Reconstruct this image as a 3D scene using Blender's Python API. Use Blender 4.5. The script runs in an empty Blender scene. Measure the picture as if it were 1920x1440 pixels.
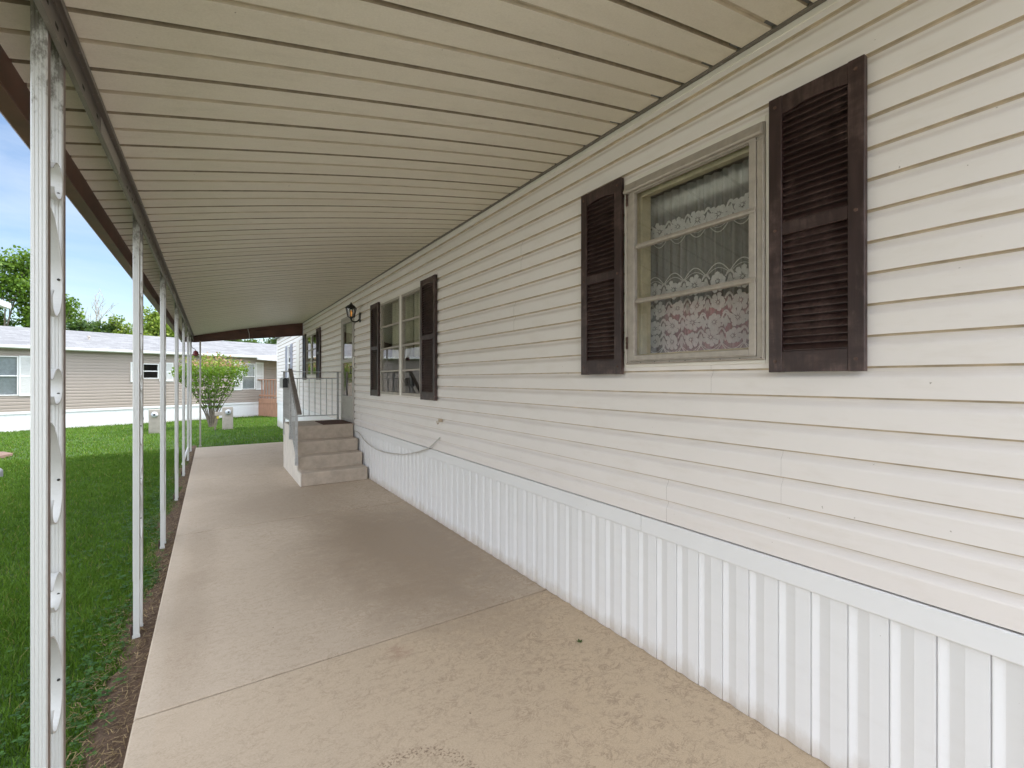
import bpy, bmesh, math, random
import numpy as np
from mathutils import Vector, Matrix

R = math.radians
rnd = random.Random(7)
SC = bpy.context.scene
COL = SC.collection

# ------------------------------------------------------------------ camera
cam_d = bpy.data.cameras.new("camera")
cam = bpy.data.objects.new("camera", cam_d)
COL.objects.link(cam)
cam.location = (0, 0, 1.5)
cam.rotation_euler = (R(90), 0, R(-33.3))
cam_d.sensor_width = 36
cam_d.sensor_fit = 'HORIZONTAL'
cam_d.lens = 36 * 858 / 1920
cam_d.shift_y = -8 / 1920
cam_d.clip_start = 0.05
cam_d.clip_end = 2000
SC.camera = cam

# ------------------------------------------------------------------ sky and sun
SUN_EL = R(52)
SUN_AZ = math.atan2(0.97, 0.10)          # compass angle from +Y towards +X
w = bpy.data.worlds.new("World")
SC.world = w
w.use_nodes = True
nt = w.node_tree
nt.nodes.clear()
wo = nt.nodes.new('ShaderNodeOutputWorld')
bg = nt.nodes.new('ShaderNodeBackground')
sky = nt.nodes.new('ShaderNodeTexSky')
sky.sky_type = 'NISHITA'
sky.sun_disc = False
sky.sun_elevation = SUN_EL
sky.sun_rotation = SUN_AZ
sky.dust_density = 0.3
sky.ozone_density = 1.2
tc = nt.nodes.new('ShaderNodeTexCoord')


def wn(typ, **kw):
    x = nt.nodes.new(typ)
    for k_, v_ in kw.items():
        if k_ in x.inputs:
            x.inputs[k_].default_value = v_
        else:
            setattr(x, k_, v_)
    return x


def wramp(fac, p0, c0, p1, c1):
    x = wn('ShaderNodeValToRGB')
    e = x.color_ramp.elements
    e[0].position, e[1].position = p0, p1
    e[0].color = (c0, c0, c0, 1)
    e[1].color = (c1, c1, c1, 1)
    nt.links.new(fac, x.inputs['Fac'])
    return x.outputs['Color']


def wmath(op, a, b_):
    x = wn('ShaderNodeMath', operation=op, use_clamp=True)
    for i_, v_ in enumerate((a, b_)):
        if isinstance(v_, (int, float)):
            x.inputs[i_].default_value = v_
        else:
            nt.links.new(v_, x.inputs[i_])
    return x.outputs[0]


mp = wn('ShaderNodeMapping')
mp.inputs['Scale'].default_value = (1.0, 1.0, 2.6)
nt.links.new(tc.outputs['Generated'], mp.inputs['Vector'])
nz = wn('ShaderNodeTexNoise', Scale=2.2, Detail=7, Roughness=0.62, Distortion=0.5)
nt.links.new(mp.outputs['Vector'], nz.inputs['Vector'])
# thin streaks of cirrus ahead; unseen bright cloud added overhead and behind as fill
thin = wramp(nz.outputs['Fac'], 0.45, 0.0, 0.75, 0.42)
dt = wn('ShaderNodeVectorMath', operation='DOT_PRODUCT')
dt.inputs[1].default_value = (-0.50, -0.72, 0.48)
nt.links.new(tc.outputs['Generated'], dt.inputs[0])
edge_ = wn('ShaderNodeMath', operation='ADD')
sc_ = wn('ShaderNodeMath', operation='MULTIPLY')
sc_.inputs[1].default_value = 0.5
nt.links.new(nz.outputs['Fac'], sc_.inputs[0])
nt.links.new(dt.outputs['Value'], edge_.inputs[0])
nt.links.new(sc_.outputs[0], edge_.inputs[1])
fill_bank = wramp(edge_.outputs[0], 0.22, 0.0, 0.62, 1.0)
mx0_ = wn('ShaderNodeMix', data_type='RGBA')
mx0_.inputs['B'].default_value = (5.5, 5.8, 6.2, 1)
nt.links.new(thin, mx0_.inputs['Factor'])
nt.links.new(sky.outputs['Color'], mx0_.inputs['A'])
mx = wn('ShaderNodeMix', data_type='RGBA')
mx.inputs['B'].default_value = (14.2, 15.3, 17.2, 1)
nt.links.new(fill_bank, mx.inputs['Factor'])
nt.links.new(mx0_.outputs['Result'], mx.inputs['A'])
nt.links.new(mx.outputs['Result'], bg.inputs['Color'])
bg.inputs['Strength'].default_value = 0.055
nt.links.new(bg.outputs['Background'], wo.inputs['Surface'])

sun_d = bpy.data.lights.new("sun", 'SUN')
sun_d.energy = 2.0
sun_d.angle = R(20)
sun_d.color = (1.0, 0.955, 0.90)
sun = bpy.data.objects.new("sun", sun_d)
COL.objects.link(sun)
sv = Vector((math.sin(SUN_AZ) * math.cos(SUN_EL), math.cos(SUN_AZ) * math.cos(SUN_EL), math.sin(SUN_EL)))
sun.rotation_euler = sv.to_track_quat('Z', 'Y').to_euler()
sun.location = (20, 5, 30)

SC.render.engine = 'CYCLES'
SC.view_settings.view_transform = 'Standard'
SC.view_settings.look = 'None'
SC.view_settings.exposure = 1.93
SC.view_settings.gamma = 1
SC.cycles.max_bounces = 10
SC.cycles.diffuse_bounces = 6
SC.cycles.transparent_max_bounces = 24


# ------------------------------------------------------------------ materials
class NT:
    def __init__(self, name):
        self.m = bpy.data.materials.new(name)
        self.m.use_nodes = True
        self.t = self.m.node_tree
        self.b = self.t.nodes['Principled BSDF']
        self.out = self.t.nodes['Material Output']
        self._c = None

    def n(self, typ, **kw):
        x = self.t.nodes.new(typ)
        for k, v in kw.items():
            if k in x.inputs:
                x.inputs[k].default_value = v
            else:
                setattr(x, k, v)
        return x

    def l(self, a, b):
        self.t.links.new(a, b)

    def co(self, scale=(1, 1, 1)):
        if self._c is None:
            self._c = self.n('ShaderNodeTexCoord')
        if scale == (1, 1, 1):
            return self._c.outputs['Object']
        m = self.n('ShaderNodeMapping')
        m.inputs['Scale'].default_value = scale
        self.l(self._c.outputs['Object'], m.inputs['Vector'])
        return m.outputs['Vector']

    def noise(self, scale, detail=4, rough=0.55, stretch=(1, 1, 1), dist=0.0):
        x = self.n('ShaderNodeTexNoise', Scale=scale, Detail=detail, Roughness=rough, Distortion=dist)
        self.l(self.co(stretch), x.inputs['Vector'])
        return x.outputs['Fac']

    def ramp(self, fac, stops):
        r = self.n('ShaderNodeValToRGB')
        e = r.color_ramp.elements
        while len(e) < len(stops):
            e.new(0.5)
        for i, (p, c) in enumerate(stops):
            e[i].position = p
            e[i].color = (c, c, c, 1) if not isinstance(c, tuple) else (*c, 1)
        self.l(fac, r.inputs['Fac'])
        return r.outputs['Color']

    def mix(self, fac, a, b, blend='MIX'):
        x = self.n('ShaderNodeMix', data_type='RGBA', blend_type=blend)
        for s, v in (('Factor', fac), ('A', a), ('B', b)):
            if isinstance(v, (int, float)):
                x.inputs[s].default_value = v
            elif isinstance(v, tuple):
                x.inputs[s].default_value = (*v, 1)
            else:
                self.l(v, x.inputs[s])
        return x.outputs['Result']

    def math(self, op, a, b=None, clamp=False):
        x = self.n('ShaderNodeMath', operation=op, use_clamp=clamp)
        for i, v in enumerate((a, b)):
            if v is None:
                continue
            if isinstance(v, (int, float)):
                x.inputs[i].default_value = v
            else:
                self.l(v, x.inputs[i])
        return x.outputs[0]

    def base(self, c):
        if isinstance(c, tuple):
            self.b.inputs['Base Color'].default_value = (*c, 1)
        else:
            self.l(c, self.b.inputs['Base Color'])

    def bump(self, h, strength=0.3, dist=0.01):
        x = self.n('ShaderNodeBump', Strength=strength, Distance=dist)
        self.l(h, x.inputs['Height'])
        self.l(x.outputs['Normal'], self.b.inputs['Normal'])

    def rough(self, v):
        if isinstance(v, (int, float)):
            self.b.inputs['Roughness'].default_value = v
        else:
            self.l(v, self.b.inputs['Roughness'])


def simple(name, c, rough=0.5, var=0.12, scale=6, bump=0.0, bscale=60, metal=0.0, stretch=(1, 1, 1), spec=0.5):
    q = NT(name)
    dark = tuple(x * (1 - var) for x in c)
    lite = tuple(min(1, x * (1 + var)) for x in c)
    f = q.noise(scale, 5, 0.6, stretch)
    q.base(q.ramp(f, [(0.3, dark), (0.7, lite)]))
    q.rough(rough)
    q.b.inputs['Metallic'].default_value = metal
    q.b.inputs['Specular IOR Level'].default_value = spec
    if bump:
        q.bump(q.noise(bscale, 3, 0.6, stretch), bump, 0.004)
    return q.m


def make_vinyl(name, c, grime=(0.42, 0.35, 0.24), amount=0.35, rough=0.42, splash=0.0):
    q = NT(name)
    f1 = q.noise(1.3, 5, 0.6, (1, 1, 1.6))
    f2 = q.noise(9, 6, 0.65, (1, 0.35, 1.5))
    f3 = q.noise(70, 3, 0.7)
    a = q.ramp(f1, [(0.3, tuple(x * 0.965 for x in c)), (0.7, c)])
    g = q.math('MULTIPLY', q.ramp(f2, [(0.52, 0.0), (0.85, 1.0)]), amount)
    a = q.mix(g, a, grime)
    sp = q.ramp(q.noise(38, 2, 0.5), [(0.785, 0.0), (0.80, 1.0)])
    a = q.mix(q.math('MULTIPLY', sp, 0.6), a, (0.22, 0.18, 0.13))
    if splash:     # mud spattered up from the ground
        sep = q.n('ShaderNodeSeparateXYZ')
        q.l(q.co(), sep.inputs[0])
        hz = q.ramp(q.math('ADD', sep.outputs['Z'], q.math('MULTIPLY', q.math('SUBTRACT', q.noise(7, 6, .7, (1, 1, .5)), .5), 0.22)), [(0.0, 1.0), (0.10, 0.0)])
        a = q.mix(q.math('MULTIPLY', hz, splash), a, (0.40, 0.31, 0.21))
    q.base(a)
    q.rough(rough)
    q.bump(q.noise(60, 3, 0.6, (1, 0.06, 1)), 0.06, 0.003)
    return q.m


M = {}
M['siding'] = make_vinyl('cream_vinyl', (0.80, 0.752, 0.727), (0.46, 0.38, 0.28), 0.22)
M['tan_siding'] = make_vinyl('tan_vinyl', (0.37, 0.31, 0.265), (0.3, 0.25, 0.2), 0.3, 0.5)
M['pale_siding'] = make_vinyl('pale_vinyl', (0.74, 0.73, 0.70), (0.4, 0.38, 0.33), 0.3, 0.5)
M['skirt'] = make_vinyl('white_vinyl', (0.80, 0.80, 0.81), (0.5, 0.46, 0.4), 0.12, 0.35, 0.5)
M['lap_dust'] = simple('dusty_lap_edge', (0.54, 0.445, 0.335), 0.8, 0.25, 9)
M['skirt_rail'] = make_vinyl('white_rail_vinyl', (0.80, 0.80, 0.81), (0.5, 0.46, 0.4), 0.10, 0.35)
M['white'] = simple('white_paint', (0.80, 0.79, 0.77), 0.4, 0.04)
M['trim'] = simple('cream_trim', (0.75, 0.71, 0.65), 0.4, 0.06)


def make_deck():
    q = NT('ceiling_enamel')
    f1 = q.noise(1.1, 6, 0.65, (0.5, 1.5, 1), 0.6)
    f2 = q.noise(14, 6, 0.7, (0.4, 1.2, 1))
    f3 = q.noise(140, 3, 0.7)
    a = q.ramp(f1, [(0.25, (0.645, 0.585, 0.485)), (0.5, (0.715, 0.66, 0.56)), (0.75, (0.77, 0.715, 0.62))])
    a = q.mix(q.math('MULTIPLY', q.ramp(f2, [(0.5, 0.0), (0.8, 1.0)]), 0.30), a, (0.33, 0.29, 0.19))
    a = q.mix(0.35, a, q.ramp(f3, [(0.3, (0.58, 0.53, 0.44)), (0.7, (0.77, 0.72, 0.62))]))
    sp = q.ramp(q.noise(30, 2, 0.5), [(0.77, 0.0), (0.785, 1.0)])
    a = q.mix(q.math('MULTIPLY', sp, 0.6), a, (0.12, 0.10, 0.07))
    q.base(a)
    q.rough(0.5)
    q.bump(f3, 0.08, 0.003)
    return q.m


M['deck'] = make_deck()
M['groove'] = simple('tan_groove', (0.54, 0.475, 0.37), 0.6, 0.15, 9)  # darker tan than the pans, used in their mid grooves
M['seam'] = simple('dark_seam', (0.26, 0.215, 0.15), 0.7, 0.3, 20)  # dark brown of the slots between pans


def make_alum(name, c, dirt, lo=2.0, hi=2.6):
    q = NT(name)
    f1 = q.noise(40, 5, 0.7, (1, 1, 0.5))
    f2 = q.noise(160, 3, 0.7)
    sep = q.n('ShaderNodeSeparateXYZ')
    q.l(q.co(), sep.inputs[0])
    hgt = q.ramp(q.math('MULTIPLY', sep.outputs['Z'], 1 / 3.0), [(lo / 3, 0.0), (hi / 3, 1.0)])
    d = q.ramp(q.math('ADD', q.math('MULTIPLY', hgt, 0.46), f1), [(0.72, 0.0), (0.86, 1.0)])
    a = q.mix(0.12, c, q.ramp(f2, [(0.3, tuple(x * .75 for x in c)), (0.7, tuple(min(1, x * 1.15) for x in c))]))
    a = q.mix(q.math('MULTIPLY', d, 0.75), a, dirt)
    q.base(a)
    q.rough(0.45)
    q.b.inputs['Metallic'].default_value = 0.15
    q.bump(f2, 0.05, 0.002)
    return q.m


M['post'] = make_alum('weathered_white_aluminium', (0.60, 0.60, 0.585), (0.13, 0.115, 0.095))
M['flange'] = simple('brown_flange', (0.20, 0.155, 0.14), 0.5, 0.2, 20)  # darker brown-grey for the sides of the post legs
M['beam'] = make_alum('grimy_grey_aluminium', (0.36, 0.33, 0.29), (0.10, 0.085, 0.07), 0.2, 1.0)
M['alum'] = simple('mill_aluminium', (0.40, 0.37, 0.34), 0.45, 0.15, 30, 0.05, 150, 0.35)
M['winframe'] = simple('window_aluminium', (0.40, 0.355, 0.31), 0.45, 0.12, 25, 0.04, 150, 0.2)
M['rail'] = simple('grey_painted_steel', (0.44, 0.44, 0.44), 0.45, 0.2, 30, 0.08, 120, 0.2)
M['handrail'] = simple('worn_brown_grey_rail', (0.22, 0.19, 0.17), 0.5, 0.25, 30, 0.08, 120, 0.1)
M['steel'] = simple('rusty_steel', (0.10, 0.06, 0.045), 0.8, 0.4, 50, 0.2, 90, 0.2)
M['dark'] = simple('dark_gap', (0.03, 0.028, 0.025), 0.8, 0.2)
M['black'] = simple('black_metal', (0.014, 0.013, 0.013), 0.4, 0.3, 20, 0.05, 80, 0.0)
M['fascia'] = simple('rust_brown_fascia', (0.10, 0.040, 0.027), 0.45, 0.35, 4, 0.06, 60, 0.0, (1, 1, 1))


def make_shutter():
    q = NT('weathered_brown_vinyl')
    f1 = q.noise(3.0, 6, 0.7, (1, 1, 0.6), 0.4)
    f2 = q.noise(55, 5, 0.7, (1, 1, 0.08))
    f3 = q.noise(9, 5, 0.6, (1, 0.5, 2.0))
    a = q.ramp(f2, [(0.3, (0.019, 0.0085, 0.0075)), (0.7, (0.042, 0.020, 0.018))])
    k = q.math('MULTIPLY', q.ramp(f1, [(0.44, 0.0), (0.62, 1.0)]), q.ramp(f3, [(0.38, 0.1), (0.62, 1.0)]))
    k = q.math('MULTIPLY', k, q.ramp(f2, [(0.3, 0.15), (0.6, 1.0)]))
    a = q.mix(q.math('MULTIPLY', k, 0.85), a, (0.21, 0.14, 0.125))
    q.base(a)
    q.rough(q.ramp(f2, [(0.3, 0.35), (0.7, 0.55)]))
    q.bump(f2, 0.25, 0.002)
    return q.m


M['shutter'] = make_shutter()
M['screw'] = simple('rusty_screw', (0.10, 0.055, 0.04), 0.6, 0.3, 60)
M['greyshutter'] = simple('grey_blue_vinyl', (0.30, 0.31, 0.36), 0.5, 0.1)


def make_glass(name, gain=1.0, tint=(0.95, 0.97, 0.96)):
    q = NT(name)
    q.t.nodes.remove(q.b)
    g = q.n('ShaderNodeNewGeometry')
    d = q.n('ShaderNodeVectorMath', operation='DOT_PRODUCT')
    q.l(g.outputs['Normal'], d.inputs[0])
    q.l(g.outputs['Incoming'], d.inputs[1])
    c = q.math('ABSOLUTE', d.outputs['Value'])
    s = q.math('POWER', q.math('SUBTRACT', 1.0, c), 4.0)
    s = q.math('ADD', q.math('MULTIPLY', s, 0.85 * gain), 0.07 * gain, True)
    tr = q.n('ShaderNodeBsdfTransparent', Color=(*tint, 1))
    gl = q.n('ShaderNodeBsdfGlossy', Roughness=0.012)
    gl.inputs['Color'].default_value = (0.95, 0.95, 0.95, 1)
    nn = q.n('ShaderNodeTexNoise', Scale=2.0, Detail=2)
    q.l(q.co(), nn.inputs['Vector'])
    bp = q.n('ShaderNodeBump', Strength=0.02, Distance=0.02)
    q.l(nn.outputs['Fac'], bp.inputs['Height'])
    q.l(bp.outputs['Normal'], gl.inputs['Normal'])
    ms = q.n('ShaderNodeMixShader')
    q.l(s, ms.inputs[0])
    q.l(tr.outputs[0], ms.inputs[1])
    q.l(gl.outputs[0], ms.inputs[2])
    q.l(ms.outputs[0], q.out.inputs['Surface'])
    return q.m


M['glass'] = make_glass('window_glass')


def make_sheer(name, c, alpha, stripes=True):
    q = NT(name)
    q.t.nodes.remove(q.b)
    df = q.n('ShaderNodeBsdfDiffuse', Color=(*c, 1))
    tl = q.n('ShaderNodeBsdfTranslucent', Color=(*c, 1))
    tr = q.n('ShaderNodeBsdfTransparent')
    m1 = q.n('ShaderNodeMixShader')
    m1.inputs[0].default_value = 0.3
    q.l(df.outputs[0], m1.inputs[1])
    q.l(tl.outputs[0], m1.inputs[2])
    m2 = q.n('ShaderNodeMixShader')
    f = q.noise(90, 3, 0.6, (1, 1, 0.3))
    q.l(q.ramp(f, [(0.3, alpha * 0.92), (0.7, min(1, alpha * 1.08))]), m2.inputs[0])
    q.l(tr.outputs[0], m2.inputs[1])
    q.l(m1.outputs[0], m2.inputs[2])
    q.l(m2.outputs[0], q.out.inputs['Surface'])
    return q.m


M['sheer'] = make_sheer('sheer_net', (0.80, 0.77, 0.74), 0.36)
M['lace'] = make_sheer('white_lace', (0.82, 0.80, 0.78), 0.78)
M['drape'] = simple('olive_drape', (0.40, 0.38, 0.27), 0.8, 0.2, 6)
M['room'] = simple('brown_panelling', (0.20, 0.165, 0.14), 0.6, 0.2, 5, 0.0, 60, 0, (1, 1, 0.2))
M['jamb'] = simple('yellowed_jamb', (0.50, 0.43, 0.29), 0.6, 0.2, 12)
M['red'] = simple('dark_red_cloth', (0.66, 0.13, 0.17), 0.8, 0.15, 30)
M['cushion'] = simple('pale_grey_cloth', (0.55, 0.58, 0.62), 0.8, 0.15, 12)
M['wood_in'] = simple('varnished_door', (0.16, 0.075, 0.035), 0.45, 0.3, 10, 0, 60, 0, (1, 6, 0.3))


def make_concrete():
    q = NT('broom_finished_concrete')
    sep = q.n('ShaderNodeSeparateXYZ')
    q.l(q.co(), sep.inputs[0])
    X, Y = sep.outputs['X'], sep.outputs['Y']
    big = q.noise(0.8, 6, 0.62, (1, 0.7, 1), 0.5)
    mid = q.noise(6, 7, 0.68, (1, 1.6, 1), 0.4)
    vein = q.noise(11, 7, 0.70, (0.9, 1.2, 1), 0.8)
    mott = q.noise(26, 7, 0.78, (0.9, 1.25, 1), 0.3)
    fine = q.noise(190, 3, 0.75, (0.6, 1.6, 1))
    speck = q.noise(75, 4, 0.75)

    def blob(cx, cy, rx, ry, w0=0.6):
        a = q.math('MULTIPLY', q.math('SUBTRACT', X, cx), 1 / rx)
        b = q.math('MULTIPLY', q.math('SUBTRACT', Y, cy), 1 / ry)
        d = q.math('SQRT', q.math('ADD', q.math('MULTIPLY', a, a), q.math('MULTIPLY', b, b)))
        d = q.math('ADD', d, q.math('MULTIPLY', q.math('SUBTRACT', mid, 0.5), 1.0))
        d = q.math('ADD', d, q.math('MULTIPLY', q.math('SUBTRACT', big, 0.5), 1.1))
        return q.ramp(d, [(w0 * 0.55, 1.0), (min(1.0, w0 * 1.6), 0.0)])

    c = q.ramp(big, [(0.3, (0.44, 0.35, 0.26)), (0.7, (0.59, 0.485, 0.38))])
    warm = q.ramp(q.math('MULTIPLY', q.math('ADD', Y, q.math('MULTIPLY', q.math('SUBTRACT', mid, .5), .05)), 0.1), [(0.2595, 1.0), (0.2605, 0.0)])
    warmx = q.ramp(q.math('ADD', q.math('MULTIPLY', X, 0.4), q.math('MULTIPLY', q.math('SUBTRACT', big, .5), 0.8)), [(0.05, 0.25), (0.6, 1.0)])
    c = q.mix(q.math('MULTIPLY', q.math('MULTIPLY', warm, warmx), 0.9), c, (0.55, 0.405, 0.25))
    st = blob(1.55, 4.1, 1.15, 1.9, 0.62)
    c = q.mix(q.math('MULTIPLY', st, 0.88), c, (0.185, 0.12, 0.073))
    st2 = blob(0.9, 6.2, 1.4, 1.2, 0.62)
    c = q.mix(q.math('MULTIPLY', st2, 0.50), c, (0.20, 0.14, 0.09))
    v = q.ramp(q.math('ABSOLUTE', q.math('SUBTRACT', vein, 0.5)), [(0.004, 1.0), (0.032, 0.0)])
    c = q.mix(q.math('MULTIPLY', q.ramp(mott, [(0.50, 0.0), (0.64, 1.0)]), q.math('MULTIPLY', q.math('ADD', q.math('MULTIPLY', warmx, 0.62), 0.36), q.ramp(q.noise(2.3, 5, .6, (1, 1, 1), .5), [(0.38, 0.25), (0.62, 1.0)]))), c, (0.22, 0.14, 0.08))
    c = q.mix(q.math('MULTIPLY', q.ramp(mott, [(0.34, 1.0), (0.46, 0.0)]), 0.10), c, (0.70, 0.59, 0.46))
    vm = q.math('MULTIPLY', v, q.math('ADD', q.math('MULTIPLY', warmx, 0.80), 0.22))
    c = q.mix(q.math('MULTIPLY', vm, q.ramp(mid, [(0.40, 0.0), (0.60, 1.0)])), c, (0.24, 0.15, 0.08))
    # tooled lighter band with dark drips beside it along the lawn edge
    c = q.mix(q.math('MULTIPLY', q.ramp(q.math('ADD', X, 0.3), [(0.09, 1.0), (0.10, 0.0)]), 0.25), c, (0.52, 0.45, 0.37))
    drip = q.math('MULTIPLY', blob(-0.06, 5.0, 0.17, 1.1, 0.8), 0.36)
    drip2 = q.math('MULTIPLY', blob(-0.12, 3.5, 0.15, 1.2, 0.8), 0.36)
    c = q.mix(drip, c, (0.22, 0.15, 0.09))
    c = q.mix(drip2, c, (0.22, 0.15, 0.09))
    c = q.mix(0.42, c, q.ramp(fine, [(0.25, (0.30, 0.22, 0.15)), (0.75, (0.72, 0.61, 0.48))]))
    c = q.mix(q.math('MULTIPLY', q.ramp(speck, [(0.62, 0.0), (0.78, 1.0)]), 0.35), c, (0.62, 0.55, 0.46))
    c = q.mix(q.ramp(q.noise(21, 2, .5), [(0.775, 0.0), (0.79, 0.7)]), c, (0.10, 0.07, 0.04))
    # ring of pits left by a pot, and a rusty disc
    a = q.math('SUBTRACT', X, 0.62)
    b = q.math('SUBTRACT', Y, 1.55)
    d = q.math('SQRT', q.math('ADD', q.math('MULTIPLY', a, a), q.math('MULTIPLY', b, b)))
    ring = q.math('ABSOLUTE', q.math('SUBTRACT', d, 0.215))
    ring = q.ramp(ring, [(0.012, 1.0), (0.04, 0.0)])
    pits = q.ramp(q.noise(85, 3, 0.6), [(0.52, 0.0), (0.60, 1.0)])
    c = q.mix(q.math('MULTIPLY', q.math('MULTIPLY', ring, pits), 0.75), c, (0.14, 0.085, 0.05))
    c = q.mix(q.math('MULTIPLY', q.math('MULTIPLY', blob(0.86, 2.45, 0.09, 0.09, 0.8), q.ramp(vein, [(.45, .2), (.6, 1.)])), 0.5), c, (0.30, 0.16, 0.11))
    q.base(c)
    q.rough(q.ramp(st, [(0.0, 0.78), (1.0, 0.55)]))
    q.bump(q.math('ADD', fine, q.math('MULTIPLY', q.noise(60, 3, .6), .5)), 0.08, 0.003)
    return q.m


M['concrete'] = make_concrete()
M['pale_concrete'] = simple('bounce_road_concrete', (0.46, 0.42, 0.36), 0.85, 0.12, 3, 0.2, 80)
M['step'] = simple('step_concrete', (0.47, 0.395, 0.32), 0.8, 0.15, 9, 0.2, 120)
M['stepside'] = simple('pale_step_side', (0.68, 0.63, 0.57), 0.8, 0.10, 7, 0.15, 120)


def make_lawn():
    q = NT('lawn_soil')
    f = q.noise(2.0, 6, 0.65)
    f2 = q.noise(50, 4, 0.7)
    c = q.ramp(f, [(0.3, (0.028, 0.065, 0.010)), (0.7, (0.050, 0.105, 0.016))])
    c = q.mix(0.4, c, q.ramp(f2, [(0.3, (0.015, 0.03, 0.006)), (0.7, (0.07, 0.13, 0.02))]))
    q.base(c)
    q.rough(0.9)
    q.bump(f2, 0.5, 0.02)
    return q.m


M['lawn'] = make_lawn()


def make_soil():
    q = NT('crumbly_soil')
    f = q.noise(5, 7, 0.7)
    f2 = q.noise(80, 4, 0.75)
    c = q.ramp(f, [(0.3, (0.055, 0.030, 0.018)), (0.7, (0.15, 0.09, 0.055))])
    c = q.mix(0.45, c, q.ramp(f2, [(0.3, (0.03, 0.018, 0.01)), (0.7, (0.24, 0.16, 0.10))]))
    q.base(c)
    q.rough(0.95)
    q.bump(f2, 0.7, 0.02)
    return q.m


M['soil'] = make_soil()


def make_leafy(name, stops, transl=0.35, rough=0.5):
    """foliage: colour per leaf from the 'tone' attribute"""
    q = NT(name)
    at = q.n('ShaderNodeAttribute', attribute_name='tone')
    c = q.ramp(at.outputs['Fac'], stops)
    q.base(c)
    q.rough(rough)
    q.b.inputs['Specular IOR Level'].default_value = 0.25
    tl = q.n('ShaderNodeBsdfTranslucent')
    q.l(q.mix(0.5, c, (0.20, 0.30, 0.03)), tl.inputs['Color'])
    ms = q.n('ShaderNodeMixShader')
    ms.inputs[0].default_value = transl
    q.l(q.b.outputs[0], ms.inputs[1])
    q.l(tl.outputs[0], ms.inputs[2])
    q.l(ms.outputs[0], q.out.inputs['Surface'])
    return q.m


M['grass'] = make_leafy('grass_blades', [(0.0, (0.046, 0.112, 0.011)), (0.55, (0.102, 0.210, 0.018)), (0.92, (0.155, 0.265, 0.028)), (1.0, (0.32, 0.28, 0.10))], 0.3)
M['weed'] = make_leafy('clover_leaves', [(0.0, (0.03, 0.085, 0.016)), (1.0, (0.075, 0.17, 0.035))], 0.3)
M['straw'] = make_leafy('dry_clippings', [(0.0, (0.14, 0.085, 0.04)), (1.0, (0.40, 0.29, 0.15))], 0.1)
M['oak'] = make_leafy('oak_leaves', [(0.0, (0.05, 0.11, 0.014)), (0.6, (0.11, 0.20, 0.022)), (1.0, (0.22, 0.33, 0.045))])
M['darkleaf'] = make_leafy('dark_leaves', [(0.0, (0.022, 0.055, 0.014)), (0.6, (0.05, 0.10, 0.022)), (1.0, (0.11, 0.16, 0.04))])
M['yellowleaf'] = make_leafy('spring_leaves', [(0.0, (0.09, 0.14, 0.02)), (0.6, (0.19, 0.27, 0.035)), (1.0, (0.34, 0.37, 0.07))])
M['shrubleaf'] = make_leafy('shrub_leaves', [(0.0, (0.04, 0.10, 0.012)), (0.5, (0.11, 0.21, 0.02)), (0.85, (0.24, 0.32, 0.035)), (1.0, (0.38, 0.22, 0.13))])
M['bark'] = simple('grey_bark', (0.20, 0.165, 0.13), 0.9, 0.3, 8, 0.4, 30)
M['palebark'] = simple('pale_bark', (0.42, 0.38, 0.34), 0.9, 0.2, 8, 0.3, 30)


def make_shingle():
    q = NT('grey_shingles')
    br = q.n('ShaderNodeTexBrick')
    br.inputs['Scale'].default_value = 1.0
    br.inputs['Brick Width'].default_value = 0.30
    br.inputs['Row Height'].default_value = 0.14
    br.inputs['Mortar Size'].default_value = 0.006
    br.inputs['Color1'].default_value = (0.125, 0.127, 0.133, 1)
    br.inputs['Color2'].default_value = (0.23, 0.233, 0.24, 1)
    br.inputs['Mortar'].default_value = (0.10, 0.10, 0.11, 1)
    q.l(q.co(), br.inputs['Vector'])
    n1 = q.noise(9, 5, 0.7, (0.4, 1.4, 1))
    c = q.mix(0.45, br.outputs['Color'], q.ramp(n1, [(0.3, (0.10, 0.102, 0.108)), (0.7, (0.25, 0.254, 0.262))]))
    q.base(c)
    q.rough(0.9)
    q.bump(n1, 0.3, 0.01)
    return q.m


M['shingle'] = make_shingle()
M['deckwood'] = simple('cedar_stain', (0.40, 0.215, 0.14), 0.7, 0.25, 6, 0.2, 50, 0, (4, 4, 0.5))
M['pedestal'] = simple('beige_metal', (0.42, 0.37, 0.32), 0.5, 0.12, 8)
M['coir'] = simple('brown_coir', (0.085, 0.04, 0.025), 0.95, 0.5, 120, 0.8, 200)
M['paving'] = simple('pink_paving', (0.19, 0.125, 0.10), 0.85, 0.15, 5, 0.2, 60)
M['stone'] = simple('grey_stone', (0.13, 0.135, 0.15), 0.85, 0.2, 6, 0.2, 60)
M['yellow'] = simple('yellow_tape', (0.62, 0.50, 0.04), 0.5, 0.1)
M['cable'] = simple('pale_grey_plastic', (0.52, 0.49, 0.45), 0.5, 0.1)
M['feeder'] = simple('dark_red_plastic', (0.16, 0.03, 0.035), 0.3, 0.2)
fl = NT('bulb_glow')
fl.b.inputs['Base Color'].default_value = (1, .5, .15, 1)
fl.b.inputs['Emission Color'].default_value = (1.0, 0.42, 0.10, 1)
fl.b.inputs['Emission Strength'].default_value = 0.1
M['bulb'] = fl.m

# ------------------------------------------------------------------ mesh helpers
WL = {}


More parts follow.
